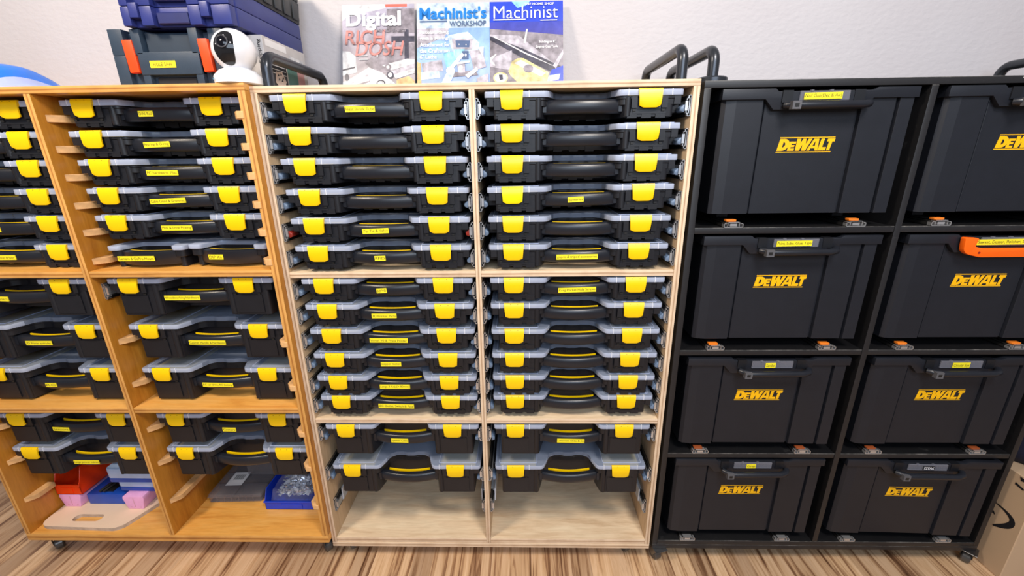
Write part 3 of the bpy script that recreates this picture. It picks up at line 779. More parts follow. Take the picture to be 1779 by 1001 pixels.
# ------------------------------------------------------------------ totes
TW, TH = 0.438, 0.297
def rect4(a, b, c, d): return [(a, c), (b, c), (b, d), (a, d)]
def make_tote(orange=False):
    root = empty('storage_tote')
    b = MB()
    # front wall as a stepped profile in plan, extruded upwards
    pf = [(0.006, 0.016), (0.014, 0.008), (0.036, 0.0045), (0.097, 0.0045), (0.0985, 0.014), (0.103, 0.014), (0.1045, 0.010), (0.3140, 0.010), (0.3155, 0.014), (0.3190, 0.014), (0.3205, 0.0045), (0.394, 0.0045), (0.3955, 0.012), (0.400, 0.012), (0.4015, 0.0025), (0.432, 0.0025)]
    b.prism(pf + [(0.432, 0.34), (0.006, 0.34)], 0.016, TH-0.020)
    b.bevel(0.0004, 1, 60)
    for x in (0.0685, 0.366): b.box(x-0.014, x+0.014, 0.07, 0.335, 0.0, 0.0161)
    b.build('body', 'tote_plastic', root, smooth=8)
    r = MB()
    t = TH
    rim = [(0, t-0.0225), (0.098, t-0.0225), (0.118, t-0.045), (0.320, t-0.045), (0.338, t-0.0225), (TW, t-0.0225), (TW, t), (0.345, t), (0.334, t-0.006), (0.125, t-0.006), (0.118, t), (0, t)]
    r.prism(rim, -0.002, 0.012, 'y'); r.bevel(0.0012, 2, 40)
    r.box(0, 0.012, 0.010, 0.345, t-0.0225, t); r.box(TW-0.012, TW, 0.010, 0.345, t-0.0225, t); r.box(0, TW, 0.333, 0.345, t-0.0225, t)
    r.box(0.14, 0.305, -0.0035, 0.010, t-0.0445, t-0.008)
    r.mi = 1
    for x in (0.133, 0.292): r.box(x, x+0.023, -0.005, 0.010, t-0.030, t-0.0045)
    r.build('rim', ['tote_plastic', 'tote_dark'], root)
    c = MB(); c.box(0.170, 0.280, -0.0085, -0.004, t-0.027, t-0.0065); c.bevel(0.001)
    for x in (0.192, 0.235): c.box(x, x+0.006, -0.0095, -0.004, t-0.0085, t-0.0045)
    c.build('label_holder', 'clear_tag', root)
    h = MB()
    if not orange:
        path = [(0.140, -0.006, t-0.036), (0.148, -0.016, t-0.036), (0.165, -0.022, t-0.037), (0.30, -0.022, t-0.037), (0.318, -0.017, t-0.035), (0.326, -0.006, t-0.032)]
        rr = [0.008, 0.009, 0.0085, 0.0085, 0.009, 0.008]
        h.tube(path, rr, 12)
        h.mi = 1; h.box(0.143, 0.162, -0.032, -0.020, t-0.046, t-0.029)
        h.mi = 2; h.box(0.148, 0.157, -0.0325, -0.030, t-0.0415, t-0.034)
        hd = h.build('handle', ['handle_plastic', 'socket_grey', 'slot_dark'], root, smooth=50)
    else:
        out = [(0.118, t-0.004), (0.152, t-0.006), (0.147, t-0.027), (0.170, t-0.032), (0.29, t-0.032), (0.307, t-0.027), (0.300, t-0.006), (0.335, t-0.004), (0.335, t-0.037), (0.315, t-0.050), (0.285, t-0.054), (0.165, t-0.054), (0.132, t-0.046), (0.122, t-0.037)]
        h.prism(round_poly(out, 0.005, 3), -0.020, -0.006, 'y'); h.bevel(0.003, 2, 50)
        h.mi = 1; h.tube([(0.160, -0.0205, t-0.042), (0.160, -0.018, t-0.042)], 0.003, 12)
        hd = h.build('handle', ['orange_handle', 'lever_red'], root, smooth=50)
        hd['label'] = 'bright orange handle'
    # logo: slanted letters between two bars
    lg = MB(); z0 = TH-0.138; y = 0.0098; sl = 0.0055
    for a, bb in ((z0, z0+0.0022), (z0+0.0318, z0+0.034)):
        s0 = sl*(a-z0)/0.034; s1 = sl*(bb-z0)/0.034; e = 0.1275
        lg.poly([(0.146+s0, y, a), (0.146+e+s0, y, a), (0.146+e+s1, y, bb), (0.146+s1, y, bb)], [(0, 1, 2, 3)])
    L = lg.build('brand_mark', 'logo_yellow', root, fix=False, smooth=0)
    zb = z0+0.0040; hb = 0.0262
    GL = {'E': [rect4(0, .40, 0, 1), rect4(.38, 1, .76, 1), rect4(.38, .90, .39, .61), rect4(.38, 1, 0, .24)],
          'L': [rect4(0, .46, 0, 1), rect4(.44, 1, 0, .27)], 'T': [rect4(0, 1, .74, 1), rect4(.28, .72, 0, .76)],
          'A': [[(0, 0), (.27, 0), (.62, 1), (.36, 1)], [(.72, 0), (1.0, 0), (.80, 1), (.50, 1)], [(.2, .17), (.8, .17), (.8, .40), (.3, .40)]],
          'W': [[(.10, 0), (.36, 0), (.26, 1), (0, 1)], [(.14, 0), (.36, 0), (.56, 1), (.40, 1)], [(.52, 0), (.76, 0), (.60, 1), (.40, 1)], [(.56, 0), (.78, 0), (1.0, 1), (.76, 1)]]}
    nd = 10; oc = [(.42+.58*math.cos(PI/2-PI*k/nd), .5+.5*math.sin(PI/2-PI*k/nd)) for k in range(nd+1)]
    ic = [(.42+.20*math.cos(PI/2-PI*k/nd), .5+.22*math.sin(PI/2-PI*k/nd)) for k in range(nd+1)]
    GL['D'] = [rect4(0, .40, 0, 1), rect4(.38, .44, .72, 1), rect4(.38, .44, 0, .28)] + [[oc[k], oc[k+1], ic[k+1], ic[k]] for k in range(nd)]
    m = MB(); lay = 0
    for ch, xa, xb, hh in (('D', .1475, .1725, 1), ('E', .1715, .1868, .77), ('W', .1868, .2215, 1), ('A', .2165, .2425, 1), ('L', .2425, .2600, 1), ('T', .2575, .2745, 1)):
        for q in GL[ch]:
            lay += 1
            vs = [(xa+(xb-xa)*u + 0.0048*(v*hh), y-0.00002*lay, zb+hb*hh*v) for u, v in q]
            m.poly(vs, [(0, 1, 2, 3)])
    m.build('letters', 'logo_yellow', L, fix=False, smooth=0)
    return root
tproto = make_tote()
TZT = [1.355, 1.019, 0.682, 0.349]
tstick = {(0, 0): (0.178, 0.262, 'Nail Gun(Elec & Air)'), (1, 0): (0.176, 0.262, 'Paint, Lube, Glue, Tape'), (2, 0): (0.205, 0.232, 'Sander'), (3, 0): (0.205, 0.232, 'Clamps'),
          (1, 1): (0.158, 0.300, 'Sawset, Duster, Polisher, Drill bit'), (2, 1): (0.200, 0.245, 'Circular Saw')}
rown = ['top', 'second', 'third', 'bottom']
for r in range(4):
    for c in range(2):
        orange = (r == 1 and c == 1)
        if r == 0 and c == 0: o = tproto
        elif orange: o = make_tote(True)
        else: o = copy_tree(tproto)
        hz = TZT[r]; x = 1.081+0.5025*c
        o.location = (x, 0.001, hz-TH); 
        if (r, c) == (3, 1): o.rotation_euler = (0, 0.004, -0.02)
        st = tstick.get((r, c)); t = TH
        for k in list(o.children):
            if k.name.startswith('sticker'): D.objects.remove(k)
        lab = '%s black tote in the black cabinet\'s %s column' % (rown[r], ('left', 'right')[c])
        if orange: lab += ', with an orange handle'
        elif st: lab += ', sticker reading %s' % st[2]
        tag(o, lab, 'tote', 'black totes on flat slides in the black cabinet')
totes = [o for o in D.objects if o.get('category') == 'tote']
for o in totes:
    r = min(range(4), key=lambda k: abs(TZT[k]-TH-o.location.z)); c = 0 if o.location.x < 1.4 else 1
    st = tstick.get((r, c)); t = TH
    if st:
        xa, xb, tx = st; hw = (xb-xa)/2
        s = MB(); s.box(-hw, hw, -0.0006, 0.0006, -0.0070, 0.0070); so = s.build('sticker', 'sticker_yellow', o, ((xa+xb)/2, -0.0096, t-0.0175), (0, -0.01, 0))
        flat_text('sticker_text', tx, 'sticker_ink', so, -hw+0.002, hw-0.002, -0.0009, 0, 0.0085)
    if (r, c) == (3, 1):
        s = MB(); s.box(-0.016, 0.016, -0.0006, 0.0006, -0.006, 0.006); so = s.build('badge', 'tote_dark', o, (0.226, -0.0096, t-0.017))
        flat_text('badge_text', 'TSTAK', 'ink_white', so, -0.015, 0.015, -0.0009, 0, 0.008, shear=0.2, bold=0.02)

# ------------------------------------------------------------------ things on top of the cabinets
def magazine(x, label, base, y=0.308):
    root = empty('magazine', (x, y, MZT), (-0.288, 0, 0))
    m = MB(); m.box(0, 0.2145, -0.0012, 0.0030, 0, 0.279); m.mi = 0; m.build('pages', 'paper_white', root)
    m = MB(); m.box(0, 0.2150, -0.0020, -0.0012, 0, 0.2795); m.build('cover', base, root)
    tag(root, label, 'magazine', 'magazines leaning on the wall')
    return root
def cv(a, b): return (0.215*a, 0.2795-0.236*b)
def shapes(root, name, items, y=-0.0021):
    m = MB(); mats = []
    for i, (mat, pts) in enumerate(items):
        if mat not in mats: mats.append(mat)
        m.mi = mats.index(mat); yy = y-0.00012*i
        vs = [(cv(a, b)[0], yy, cv(a, b)[1]) for a, b in pts]
        m.poly(vs, [tuple(range(len(vs)))])
    return m.build(name, mats, root, smooth=0, fix=False)
def circ(a, b, ra, rb, n=20, t0=0, t1=360): return [(a+ra*math.cos(math.radians(t0+(t1-t0)*k/n)), b+rb*math.sin(math.radians(t0+(t1-t0)*k/n))) for k in range(n)]
def rect(a0, a1, b0, b1): return [(a0, b0), (a1, b0), (a1, b1), (a0, b1)]
def mtext(root, t, mat, a0, a1, b0, b1, bold=0.0, shear=0.0, name='cover_text', fill=True, y=-0.0052, rot=0.0):
    x0, z1 = cv(a0, b0); x1, z0 = cv(a1, b1)
    return flat_text(name, t, mat, root, x0, x1, y, (z0+z1)/2, z1-z0, shear, bold, fill_w=fill)
m1 = magazine(0.0965, 'magazine titled Digital, leftmost of the three leaning on the wall', 'cover_grey')
shapes(m1, 'cover_picture', [
    ('ink_light', [(0, 0), (.62, 0), (.6, .05), (.3, .10), (.05, .16), (0, .2)]), ('ink_red', rect(.60, .90, 0, .035)), ('ink_grey', rect(.62, 1, .06, .36)),
    ('ink_grey', [(.30, .72), (.55, .55), (1, .48), (1, .78), (.5, .86)]), ('ink_dark', [(.86, .32), (.92, .32), (.92, .72), (.86, .72)]), ('ink_dark', rect(.68, 1, .40, .47)),
    ('ink_light', [(0, .57), (.10, .58), (.18, .64), (.20, .84), (0, .88)]), ('ink_dark', [(.0, .80), (.17, .765), (.17, .785), (0, .82)]),
    ('ink_light', [(.10, .92), (.36, .78), (.55, .85), (.72, .98), (.72, 1.2), (0, 1.2), (0, .96)]), ('ink_mid', [(.12, .95), (.36, .86), (.36, .885), (.12, .98)]), ('ink_grey', [(.14, 1.0), (.38, .94), (.38, .96), (.14, 1.03)]),
    ('ink_light', [(.55, .76), (.90, .68), (1, .69), (1, .74), (.68, .82)]), ('ink_mid', [(.66, .83), (1, .74), (1, .80), (.70, .88)]), ('ink_light', [(.70, .88), (1, .80), (1, .86), (.74, .93)]),
    ('ink_grey', circ(.63, .78, .045, .04)), ('ink_light', circ(.63, .78, .022, .02)), ('ink_dark', circ(.66, .88, .05, .045)), ('ink_light', circ(.66, .88, .03, .027)),
    ('ink_white', circ(.485, .64, .014, .012)), ('ink_dark', circ(.53, .98, .06, .04)), ('ink_light', circ(.53, .985, .045, .03)),
    ('ink_light', rect(.23, .35, .63, .645)), ('ink_light', rect(.23, .35, .675, .69)), ('ink_dark', circ(.06, .90, .025, .045)), ('ink_orange', [(.75, .94), (.92, .9), (1, .96), (1, 1.2), (.75, 1.2)])])
mtext(m1, 'RICH', 'ink_rose', .04, .60, .32, .50, 0.02, 0.1)
mtext(m1, 'DOSH', 'ink_rose', .18, .86, .46, .64, 0.01, 0.2)
mtext(m1, 'MACHINIST', 'ink_grey', .48, .90, .31, .35, 0.02)
mtext(m1, 'Digital', 'ink_white', .06, .82, .09, .33, 0.035, name='title_text')
m2 = magazine(0.3190, 'magazine titled Machinist\'s Workshop, light blue, middle of the three', 'cover_blue')
shapes(m2, 'cover_picture', [
    ('ink_pale_blue', rect(0, 1, 0, .31)), ('ink_slate', rect(.04, .42, .215, .238)), ('ink_mid', [(0, .31), (.45, .31), (.38, .42), (0, .55)]),
    ('ink_pale_blue', [(.42, .40), (.70, .36), (.86, .50), (.84, .62), (.5, .66)]), ('ink_cyan', [(.36, .62), (.50, .60), (.54, .78), (.40, .80)]), ('ink_mid', [(.06, .74), (.34, .70), (.36, .84), (.08, .86)]),
    ('ink_orange', [(0, .72), (.05, .74), (.06, 1.2), (0, 1.2)]), ('ink_pale_blue', [(.05, .85), (.30, .84), (.32, .92), (.05, .95)]),
    ('ink_mid', [(.48, .44), (.77, .45), (.76, .58), (.50, .57)]), ('ink_slate', [(.53, .465), (.73, .47), (.72, .555), (.54, .55)]), ('ink_light', circ(.58, .515, .008, .010)), ('ink_light', circ(.675, .52, .008, .010)), ('ink_cyan', [(.52, .58), (.66, .575), (.60, .70), (.52, .70)]), ('ink_mid', [(.72, .60), (.90, .58), (.95, .80), (.78, .84)]), ('ink_grey', [(.45, .86), (.8, .84), (.84, .90), (.46, .92)]),
    ('ink_slate', rect(.62, .71, .60, .70)), ('ink_white', circ(.67, .65, .012, .02)), ('ink_light', [(.50, .745), (.72, .72), (.73, .745), (.52, .77)]),
    ('ink_light', [(.46, .78), (.62, .62), (.65, .65), (.50, .81)]), ('ink_mid', [(.55, .77), (.66, .76), (.66, .87), (.57, .87)]), ('ink_light', circ(.60, .80, .03, .025)),
    ('ink_pale_blue', [(.32, 1.02), (.42, .84), (.52, .86), (.44, 1.02)]), ('ink_white', circ(.46, .84, .06, .05)), ('ink_light', [(.66, .9), (.82, .8), (.84, .84), (.7, .94)]),
    ('ink_light', [(.84, .56), (.92, .55), (.91, .70)]), ('ink_mid', [(.82, .94), (.98, .88), (.98, 1.2), (.82, 1.2)]), ('ink_white', rect(.36, .66, .975, .99))])
mtext(m2, "Machinist's", 'ink_blue', .04, .96, .055, .205, 0.03, name='title_text')
mtext(m2, 'WORKSHOP', 'ink_slate', .45, .955, .23, .295, 0.02, name='title_text')
for k, (t, a1) in enumerate((('Pistolsmithing', .44), ('with a Milling', .43), ('Attachment for', .46), ('the Craftsman', .45), ('6" Lathe', .27))):
    mtext(m2, t, 'ink_white', .04, a1, .345+.074*k, .395+.074*k, 0.015, name='headline_text')
m3 = magazine(0.5345, 'magazine titled The Home Shop Machinist, violet blue, rightmost of the three', 'cover_violet')
shapes(m3, 'cover_picture', [
    ('ink_royal', rect(0, 1, 0, .25)), ('ink_cyan', [(.30, 0), (.55, 0), (.50, .05), (.38, .08)]),
    ('ink_grey', [(0, .33), (1, .42), (1, 1.2), (0, 1.2)]), ('ink_mid', [(0, .40), (.4, .42), (.85, .75), (.8, .80), (.0, .46)]),
    ('ink_dark', [(0, .42), (.45, .58), (1, .82), (1, .95), (.45, .70), (0, .47)]), ('ink_light', [(.05, .42), (.5, .635), (.85, .79), (.86, .80), (.5, .655), (.05, .435)]),
    ('ink_light', [(.50, .34), (.52, .34), (.49, .52), (.46, .51)]), ('ink_mid', [(0, .70), (.3, .60), (.3, .85), (0, .8)]), ('ink_light', [(0, .69), (.08, .64), (.09, .65), (.02, .72), (.08, .78), (.06, .79), (0, .73)]),
    ('ink_gold', [(.25, .86), (.30, .74), (.38, .70), (.46, .70), (.80, .88), (.76, 1.2), (.60, 1.2), (.28, .91)]), ('ink_light', [(.33, .76), (.42, .72), (.76, .89), (.70, .93)]), ('ink_grey', circ(.525, .83, .07, .05)),
    ('ink_royal', [(.84, .85), (1, .80), (1, 1.0), (.78, 1.0)]), ('ink_pale_blue', [(.80, .92), (.96, .90), (.94, .97), (.78, 1.0)]), ('ink_mid', [(.86, .80), (1, .60), (1, .66), (.90, .84)]),
    ('ink_gold', circ(.145, .94, .10, .07)), ('ink_light', circ(.145, .94, .08, .055)), ('ink_dark', [(.12, .90), (.17, .90), (.18, .96), (.13, .97)]),
    ('ink_white', rect(.05, .49, .22, .232)), ('ink_white', rect(.69, .92, .235, .245))])
mtext(m3, 'Machinist', 'ink_white', .055, .93, .062, .215, -0.006, name='title_text')
mtext(m3, 'THE HOME SHOP', 'ink_white', .47, .88, .028, .056, 0.01, name='headline_text', y=-0.0056)
mtext(m3, 'Building an IC', 'ink_white', .67, .90, .49, .53, 0.01, name='headline_text')
mtext(m3, 'Engine Gas Tank', 'ink_white', .63, .93, .55, .59, 0.01, name='headline_text')

# ---- tool case with red latches
tc = empty('tool_case', (-0.345, 0.05, LZT)); tag(tc, 'dark slate plastic tool case with two red latches, below the blue case', 'tool case')
W_, H_, DP = 0.272, 0.129, 0.28
b = MB(); b.box(0.004, W_-0.004, 0.016, DP, 0, H_-0.060, 0.003)
b.box(0, 0.030, 0.004, DP, 0, H_-0.0562); b.box(W_-0.030, W_, 0.004, DP, 0, H_-0.0562)
b.box(0.062, 0.080, 0.002, 0.03, 0, H_-0.055); b.box(W_-0.080, W_-0.062, 0.002, 0.03, 0, H_-0.055)
b.box(0.062, W_-0.062, 0.0, 0.03, 0.030, H_-0.050); b.bevel(0.002, 2)
b.build('lower_shell', 'steel_blue_case', tc)
b = MB(); b.box(0.004, W_-0.004, 0.022, DP, H_-0.058, H_-0.006)
b.box(0, 0.034, 0.004, DP, H_-0.056, H_); b.box(W_-0.034, W_, 0.004, DP, H_-0.056, H_-0.002)
b.box(0.056, 0.078, 0.0, DP, H_-0.056, H_+0.001-0.002); b.box(W_-0.078, W_-0.056, 0.0, DP, H_-0.056, H_-0.001); b.bevel(0.0022, 2)
b.build('upper_shell', 'steel_blue_case', tc)
b = MB(); b.prism([(0.080, H_-0.052), (W_-0.080, H_-0.052), (W_-0.080, H_-0.010), (0.115, H_-0.010), (0.080, H_-0.004)], 0.012, 0.03, 'y'); b.bevel(0.003, 1); b.build('top_recess', 'steel_blue_recess', tc)
b = MB(); b.box(0.088, W_-0.088, 0.012, 0.02, 0.002, 0.026); b.bevel(0.002); b.build('grip_recess', 'dark_recess', tc)
for x in (0.034, W_-0.058):
    b = MB(); b.prism([(x, H_-0.024), (x+0.024, H_-0.024), (x+0.026, 0.052), (x+0.026, 0.036), (x+0.003, 0.034)], -0.003, 0.012, 'y'); b.bevel(0.002, 2); b.build('latch', 'red_latch', tc)
s = MB(); s.box(0.088, 0.150, -0.0008, 0.001, 0.045, 0.060); so = s.build('sticker', 'sticker_yellow', tc, (0, 0, 0), (0, -0.0, 0))
flat_text('sticker_text', 'HOLE SAW', 'sticker_ink', so, 0.096, 0.142, -0.0011, 0.0525, 0.008)
# ---- blue case above it
bc = empty('tool_case', (-0.288, 0.036, LZT+0.1295)); tag(bc, 'royal blue plastic tool case lying on the slate case with red latches', 'tool case')
W_, DP = 0.258, 0.335
def shell(z0, z1, name, par, mat, rec=True, w=W_, d=DP):
    b = MB(); b.prism(rounded(0, w, 0.016, d, 0.010), z0, z1)
    for x0, x1 in ((0.0, 0.022), (0.046, 0.074), (w-0.100, w-0.072), (w-0.046, w)): b.box(x0 + (0.002 if x0 == 0 else 0), x1-(0.002 if x1 == w else 0), 0.0, 0.03, z0, z1)
    b.bevel(0.003, 2); return b.build(name, mat, par)
shell(0, 0.040, 'lower_shell', bc, 'navy_case'); shell(0.0405, 0.078, 'upper_shell', bc, 'navy_case')
for x in (0.024, W_-0.070):
    b = MB(); b.box(x, x+0.020, -0.003, 0.014, 0.016, 0.046); b.bevel(0.002, 2); b.build('latch', 'navy_case', bc)
b = MB(); b.box(0.080, W_-0.105, 0.005, 0.02, 0.004, 0.028); b.box(0.080, W_-0.105, 0.005, 0.02, 0.050, 0.066); b.bevel(0.002); b.build('grip_recess', 'navy_recess', bc)
# ---- dark case on the very top
dc = empty('tool_case', (-0.285, 0.11, LZT+0.1295+0.0785)); tag(dc, 'charcoal ribbed tool case on top of the blue case, cut by the top edge', 'tool case')
b = MB(); b.box(0, 0.262, 0, 0.255, 0, 0.055, 0.006, 0.006)
for k in range(5): b.box(0.258, 0.2635, 0.02+k*0.048, 0.052+k*0.048, 0.006, 0.048)
b.bevel(0.005, 2); b.build('lower_shell', 'grey_case', dc)
b = MB(); b.box(0, 0.262, 0, 0.255, 0.056, 0.10); b.bevel(0.005, 2); b.build('upper_shell', 'grey_case', dc)
for x in (0.04, 0.20):
    b = MB(); b.box(x, x+0.022, -0.004, 0.006, 0.035, 0.075); b.bevel(0.002); b.build('latch', 'grey_case', dc)
# ---- boxed product beside
pb = empty('product_box', (-0.070, 0.105, LZT)); tag(pb, 'grey printed cardboard box behind the white security camera', 'box')
b = MB(); b.box(0, 0.062, 0, 0.215, 0, 0.124); b.bevel(0.0008); b.build('carton', 'paper_grey', pb)
t = flat_text('spine_text', 'Self-Gripping', 'print_black', pb, 0, 0.085, 0, 0, 0.011, bold=0.01, loc=(0.052, -0.0006, 0.030), rot=(0, -PI/2, 0))
b = MB(); e = 0.0624
def sq(m, y0, y1, z0, z1, x=e): m.poly([(x, y0, z0), (x, y1, z0), (x, y1, z1), (x, y0, z1)], [(0, 1, 2, 3)])
b.mi = 0; sq(b, 0.01, 0.11, 0.103, 0.119); b.mi = 1; sq(b, 0.012, 0.095, 0.0, 0.085)
b.mi = 2; sq(b, 0.10, 0.155, 0.0, 0.072); b.mi = 3; sq(b, 0.155, 0.195, 0.0, 0.068)
b.mi = 4; sq(b, 0.12, 0.20, 0.080, 0.100, e+0.0003)
for k in range(3): sq(b, 0.02, 0.09, 0.062-k*0.009, 0.064-k*0.009, e+0.0003)
b.build('side_print', ['paper_white', 'print_black', 'print_green', 'print_pink', 'ink_light'], pb, smooth=0, fix=False)
b = MB(); n = 22; pts = [(0.058+(0.024 if k % 4 else 0.0285)*math.cos(2*PI*k/n), 0.030+(0.021 if k % 4 else 0.025)*math.sin(2*PI*k/n)) for k in range(n)]
b.poly([(e+0.0006, y, z) for y, z in pts], [tuple(range(n))]); b.mi = 1
for a in range(5):
    t_ = a*1.3; b.poly([(e+0.0009, 0.058+0.012*math.cos(t_)-0.004, 0.034+0.008*math.sin(t_)), (e+0.0009, 0.058+0.012*math.cos(t_)+0.006, 0.036+0.008*math.sin(t_)), (e+0.0009, 0.060+0.012*math.cos(t_), 0.042+0.008*math.sin(t_))], [(0, 1, 2)])
b.build('round_emblem', ['print_beige', 'print_black'], pb, smooth=0, fix=False)
# ---- security camera
sc = empty('security_camera', (-0.034, 0.025, LZT)); tag(sc, 'white ball security camera with black oval face on the cabinet top', 'camera')
b = MB(); b.lathe([(0, 0), (0.046, 0), (0.050, 0.002), (0.0505, 0.016), (0.049, 0.019), (0.038, 0.030), (0.022, 0.037), (0, 0.038)], seg=40); b.build('base', 'camera_white', sc, smooth=50)
ctr = Vector((0.001, 0, 0.072)); R = 0.0455
face = (Vector((0.16, -1.0, -0.02))).normalized()
rm = face.to_track_quat('Z', 'Y').to_matrix().to_4x4()
b = MB(); b.lathe([(R*math.sin(PI*k/24), R*math.cos(PI*k/24)) for k in range(25)], ctr, 40, rm); b.build('ball_housing', 'camera_white', sc, smooth=80)
# dark face: a bean shaped patch on the sphere
b = MB(); cen = (0.0, 0.02)
Xv = Vector((face.y*-1, face.x, 0)).normalized(); Zv = face.cross(Xv).normalized()
if Zv.z < 0: Zv = -Zv
if Xv.x < 0: Xv = -Xv
rings = []
for i in range(9):
    rr = i/8; ring = []
    for k in range(36):
        t_ = 2*PI*k/36; a = 0.60*math.cos(t_); h_ = 0.84*math.sin(t_)
        if math.cos(t_) > 0: a *= 0.80-0.16*math.cos(2*t_+0.3)
        a = a*rr; h_ = h_*rr
        d = face*math.cos(math.hypot(a, h_)) + (Xv*a+Zv*h_)*(math.sin(math.hypot(a, h_))/max(1e-6, math.hypot(a, h_)))
        ring.append(b.bm.verts.new(ctr+d*(R+0.0007))) if i else None
    if i == 0: ring = [b.bm.verts.new(ctr+face*(R+0.0007))]
    rings.append(ring)
for i in range(8):
    for k in range(36):
        q = [rings[i][k % len(rings[i])], rings[i][(k+1) % 36 % len(rings[i])], rings[i+1][(k+1) % 36], rings[i+1][k]]
        q = list(dict.fromkeys(q)); b.bm.faces.new(q)
b.build('face_plate', 'camera_face', sc, smooth=80)
ld = (face + Xv*(-0.10) + Zv*0.26).normalized(); lm = ld.to_track_quat('Z', 'Y').to_matrix().to_4x4()
b = MB(); b.lathe([(0.0135, 0), (0.0135, 0.0015), (0.0115, 0.0022), (0.0105, 0.0008)], ctr+ld*(R+0.0002), 32, lm); lr = b.build('lens_ring', 'lens_ring', sc)
b = MB(); b.lathe([(0.0105, 0), (0.007, 0.002), (0, 0.003)], ctr+ld*(R+0.0006), 28, lm); b.build('lens_glass', 'lens_glass', lr, smooth=80)
b = MB()
for dx, dz in ((-0.02, 0.62), (-0.45, 0.16), (0.28, 0.22)):
    d = (face+Xv*dx+Zv*dz).normalized(); b.lathe([(0, 0.0008), (0.0014, 0.0006), (0.0016, 0)], ctr+d*(R+0.0006), 10, d.to_track_quat('Z', 'Y').to_matrix().to_4x4())
b.build('sensor_dot', 'camera_white', sc)
flat_text('base_mark', 'tapo', 'mark_blue', sc, -0.008, 0.008, 0, 0, 0.005, loc=(-0.034, -0.0395, 0.0095), rot=(0, 0, -0.72))
# ---- blue plastic bag at the far left
bg = MB(); import_pts = []
nx, ny = 26, 14
grid = []
for i in range(nx+1):
    row = []
    for j in range(ny+1):
        u = i/nx; v = j/ny
        x = -0.86+0.31*u; y = 0.03+0.26*v
        q_ = min(1, max(0, (u-0.66)/0.20)); q_ = q_*q_*(3-2*q_)
        hgt = (0.044*(1-q_)+0.016*max(0, 1-u**6))*(math.sin(PI*min(1, v*1.0+0.12)*0.93)+0.15) + 0.008*math.sin(9*u+5*v)*(1-u)
        hgt += 0.006*math.sin(23*u-11*v)*(1-u)
        row.append(bg.bm.verts.new((x-(-0.7), y-0.16+0.01*math.sin(12*u), max(0.0012, hgt) if 0 < j < ny and i < nx else 0.001)))
    grid.append(row)
for i in range(nx):
    for j in range(ny):
        f = bg.bm.faces.new((grid[i][j], grid[i+1][j], grid[i+1][j+1], grid[i][j+1]))
        z = sum(v.co.z for v in f.verts)/4
        f.material_index = 1 if (z > 0.030 and i < 20) or (i >= nx-4 and 4 <= j <= 10) else 0
o = bg.build('plastic_bag', ['bag_pale', 'bag_blue'], None, (-0.72, 0.14, LZT), smooth=70)
sm = o.modifiers.new('thick', 'SOLIDIFY'); sm.thickness = 0.0015; sm.offset = 1
tag(o, 'crumpled bright and pale blue bag at the left end of the cabinet top', 'bag')

# ------------------------------------------------------------------ bottom bays of the stained cabinet
FZ = LZ0+0.027+0.0002
# board with hand hole
brd = empty('plywood_board', (-0.84, 0.1, FZ)); tag(brd, 'pale plywood board with rounded corners and a hand hole, lying in the bottom bay', 'board')
outer = round_poly([(-0.133, -0.098), (0.145, -0.106), (0.235, 0.10), (0.235, 0.25), (-0.133, 0.25)], [0.035, 0.03, 0.01, 0.01, 0.01], 6)
hole = rounded(-0.045, 0.052, -0.078, -0.050, 0.0135, 5)
b = MB(); bm = b.bm
def loop(pts, z): return [bm.verts.new((p[0], p[1], z)) for p in pts]
t1, t0, h1, h0 = loop(outer, 0.0125), loop(outer, 0), loop(hole, 0.0125), loop(hole, 0)
for A, B, C in ((t1, h1, 0), (t0, h0, 0)):
    es = []
    for L_ in (A, B):
        for i in range(len(L_)): es.append(bm.edges.new((L_[i], L_[(i+1) % len(L_)])))
    bmesh.ops.triangle_fill(bm, edges=es, use_beauty=True)
for A, B in ((t1, t0), (h1, h0)):
    for i in range(len(A)):
        f = bm.faces.new((A[i], A[(i+1) % len(A)], B[(i+1) % len(A)], B[i])); f.material_index = 1
b.build('panel', ['mdf_board', 'mdf_edge'], brd, smooth=30)
BZ = FZ+0.0128
def pink(x0, x1, y, label, name='riser_block'):
    o = empty(name, ((x0+x1)/2, y, BZ)); w = (x1-x0)/2
    b = MB(); b.prism([(-w*0.72, 0), (w*0.72, 0), (w, 0.042), (w*0.94, 0.051), (-w*0.94, 0.051), (-w, 0.042)], 0, 0.13, 'y'); b.bevel(0.002, 2); b.build('block', 'pink_plastic', o)
    b = MB(); b.box(-0.0006, 0.0006, -0.0004, 0.001, 0.008, 0.044)
    for x in (-0.017, 0.015): b.box(x, x+0.006, -0.0004, 0.001, 0.006, 0.0085)
    b.build('seam', 'print_pink', o)
    tag(o, label, 'block', 'pink plastic blocks on the board')
pink(-0.972, -0.897, 0.082, 'pink plastic block under the red bin')
pink(-0.742, -0.668, 0.074, 'pink plastic block under the pale blue cases')
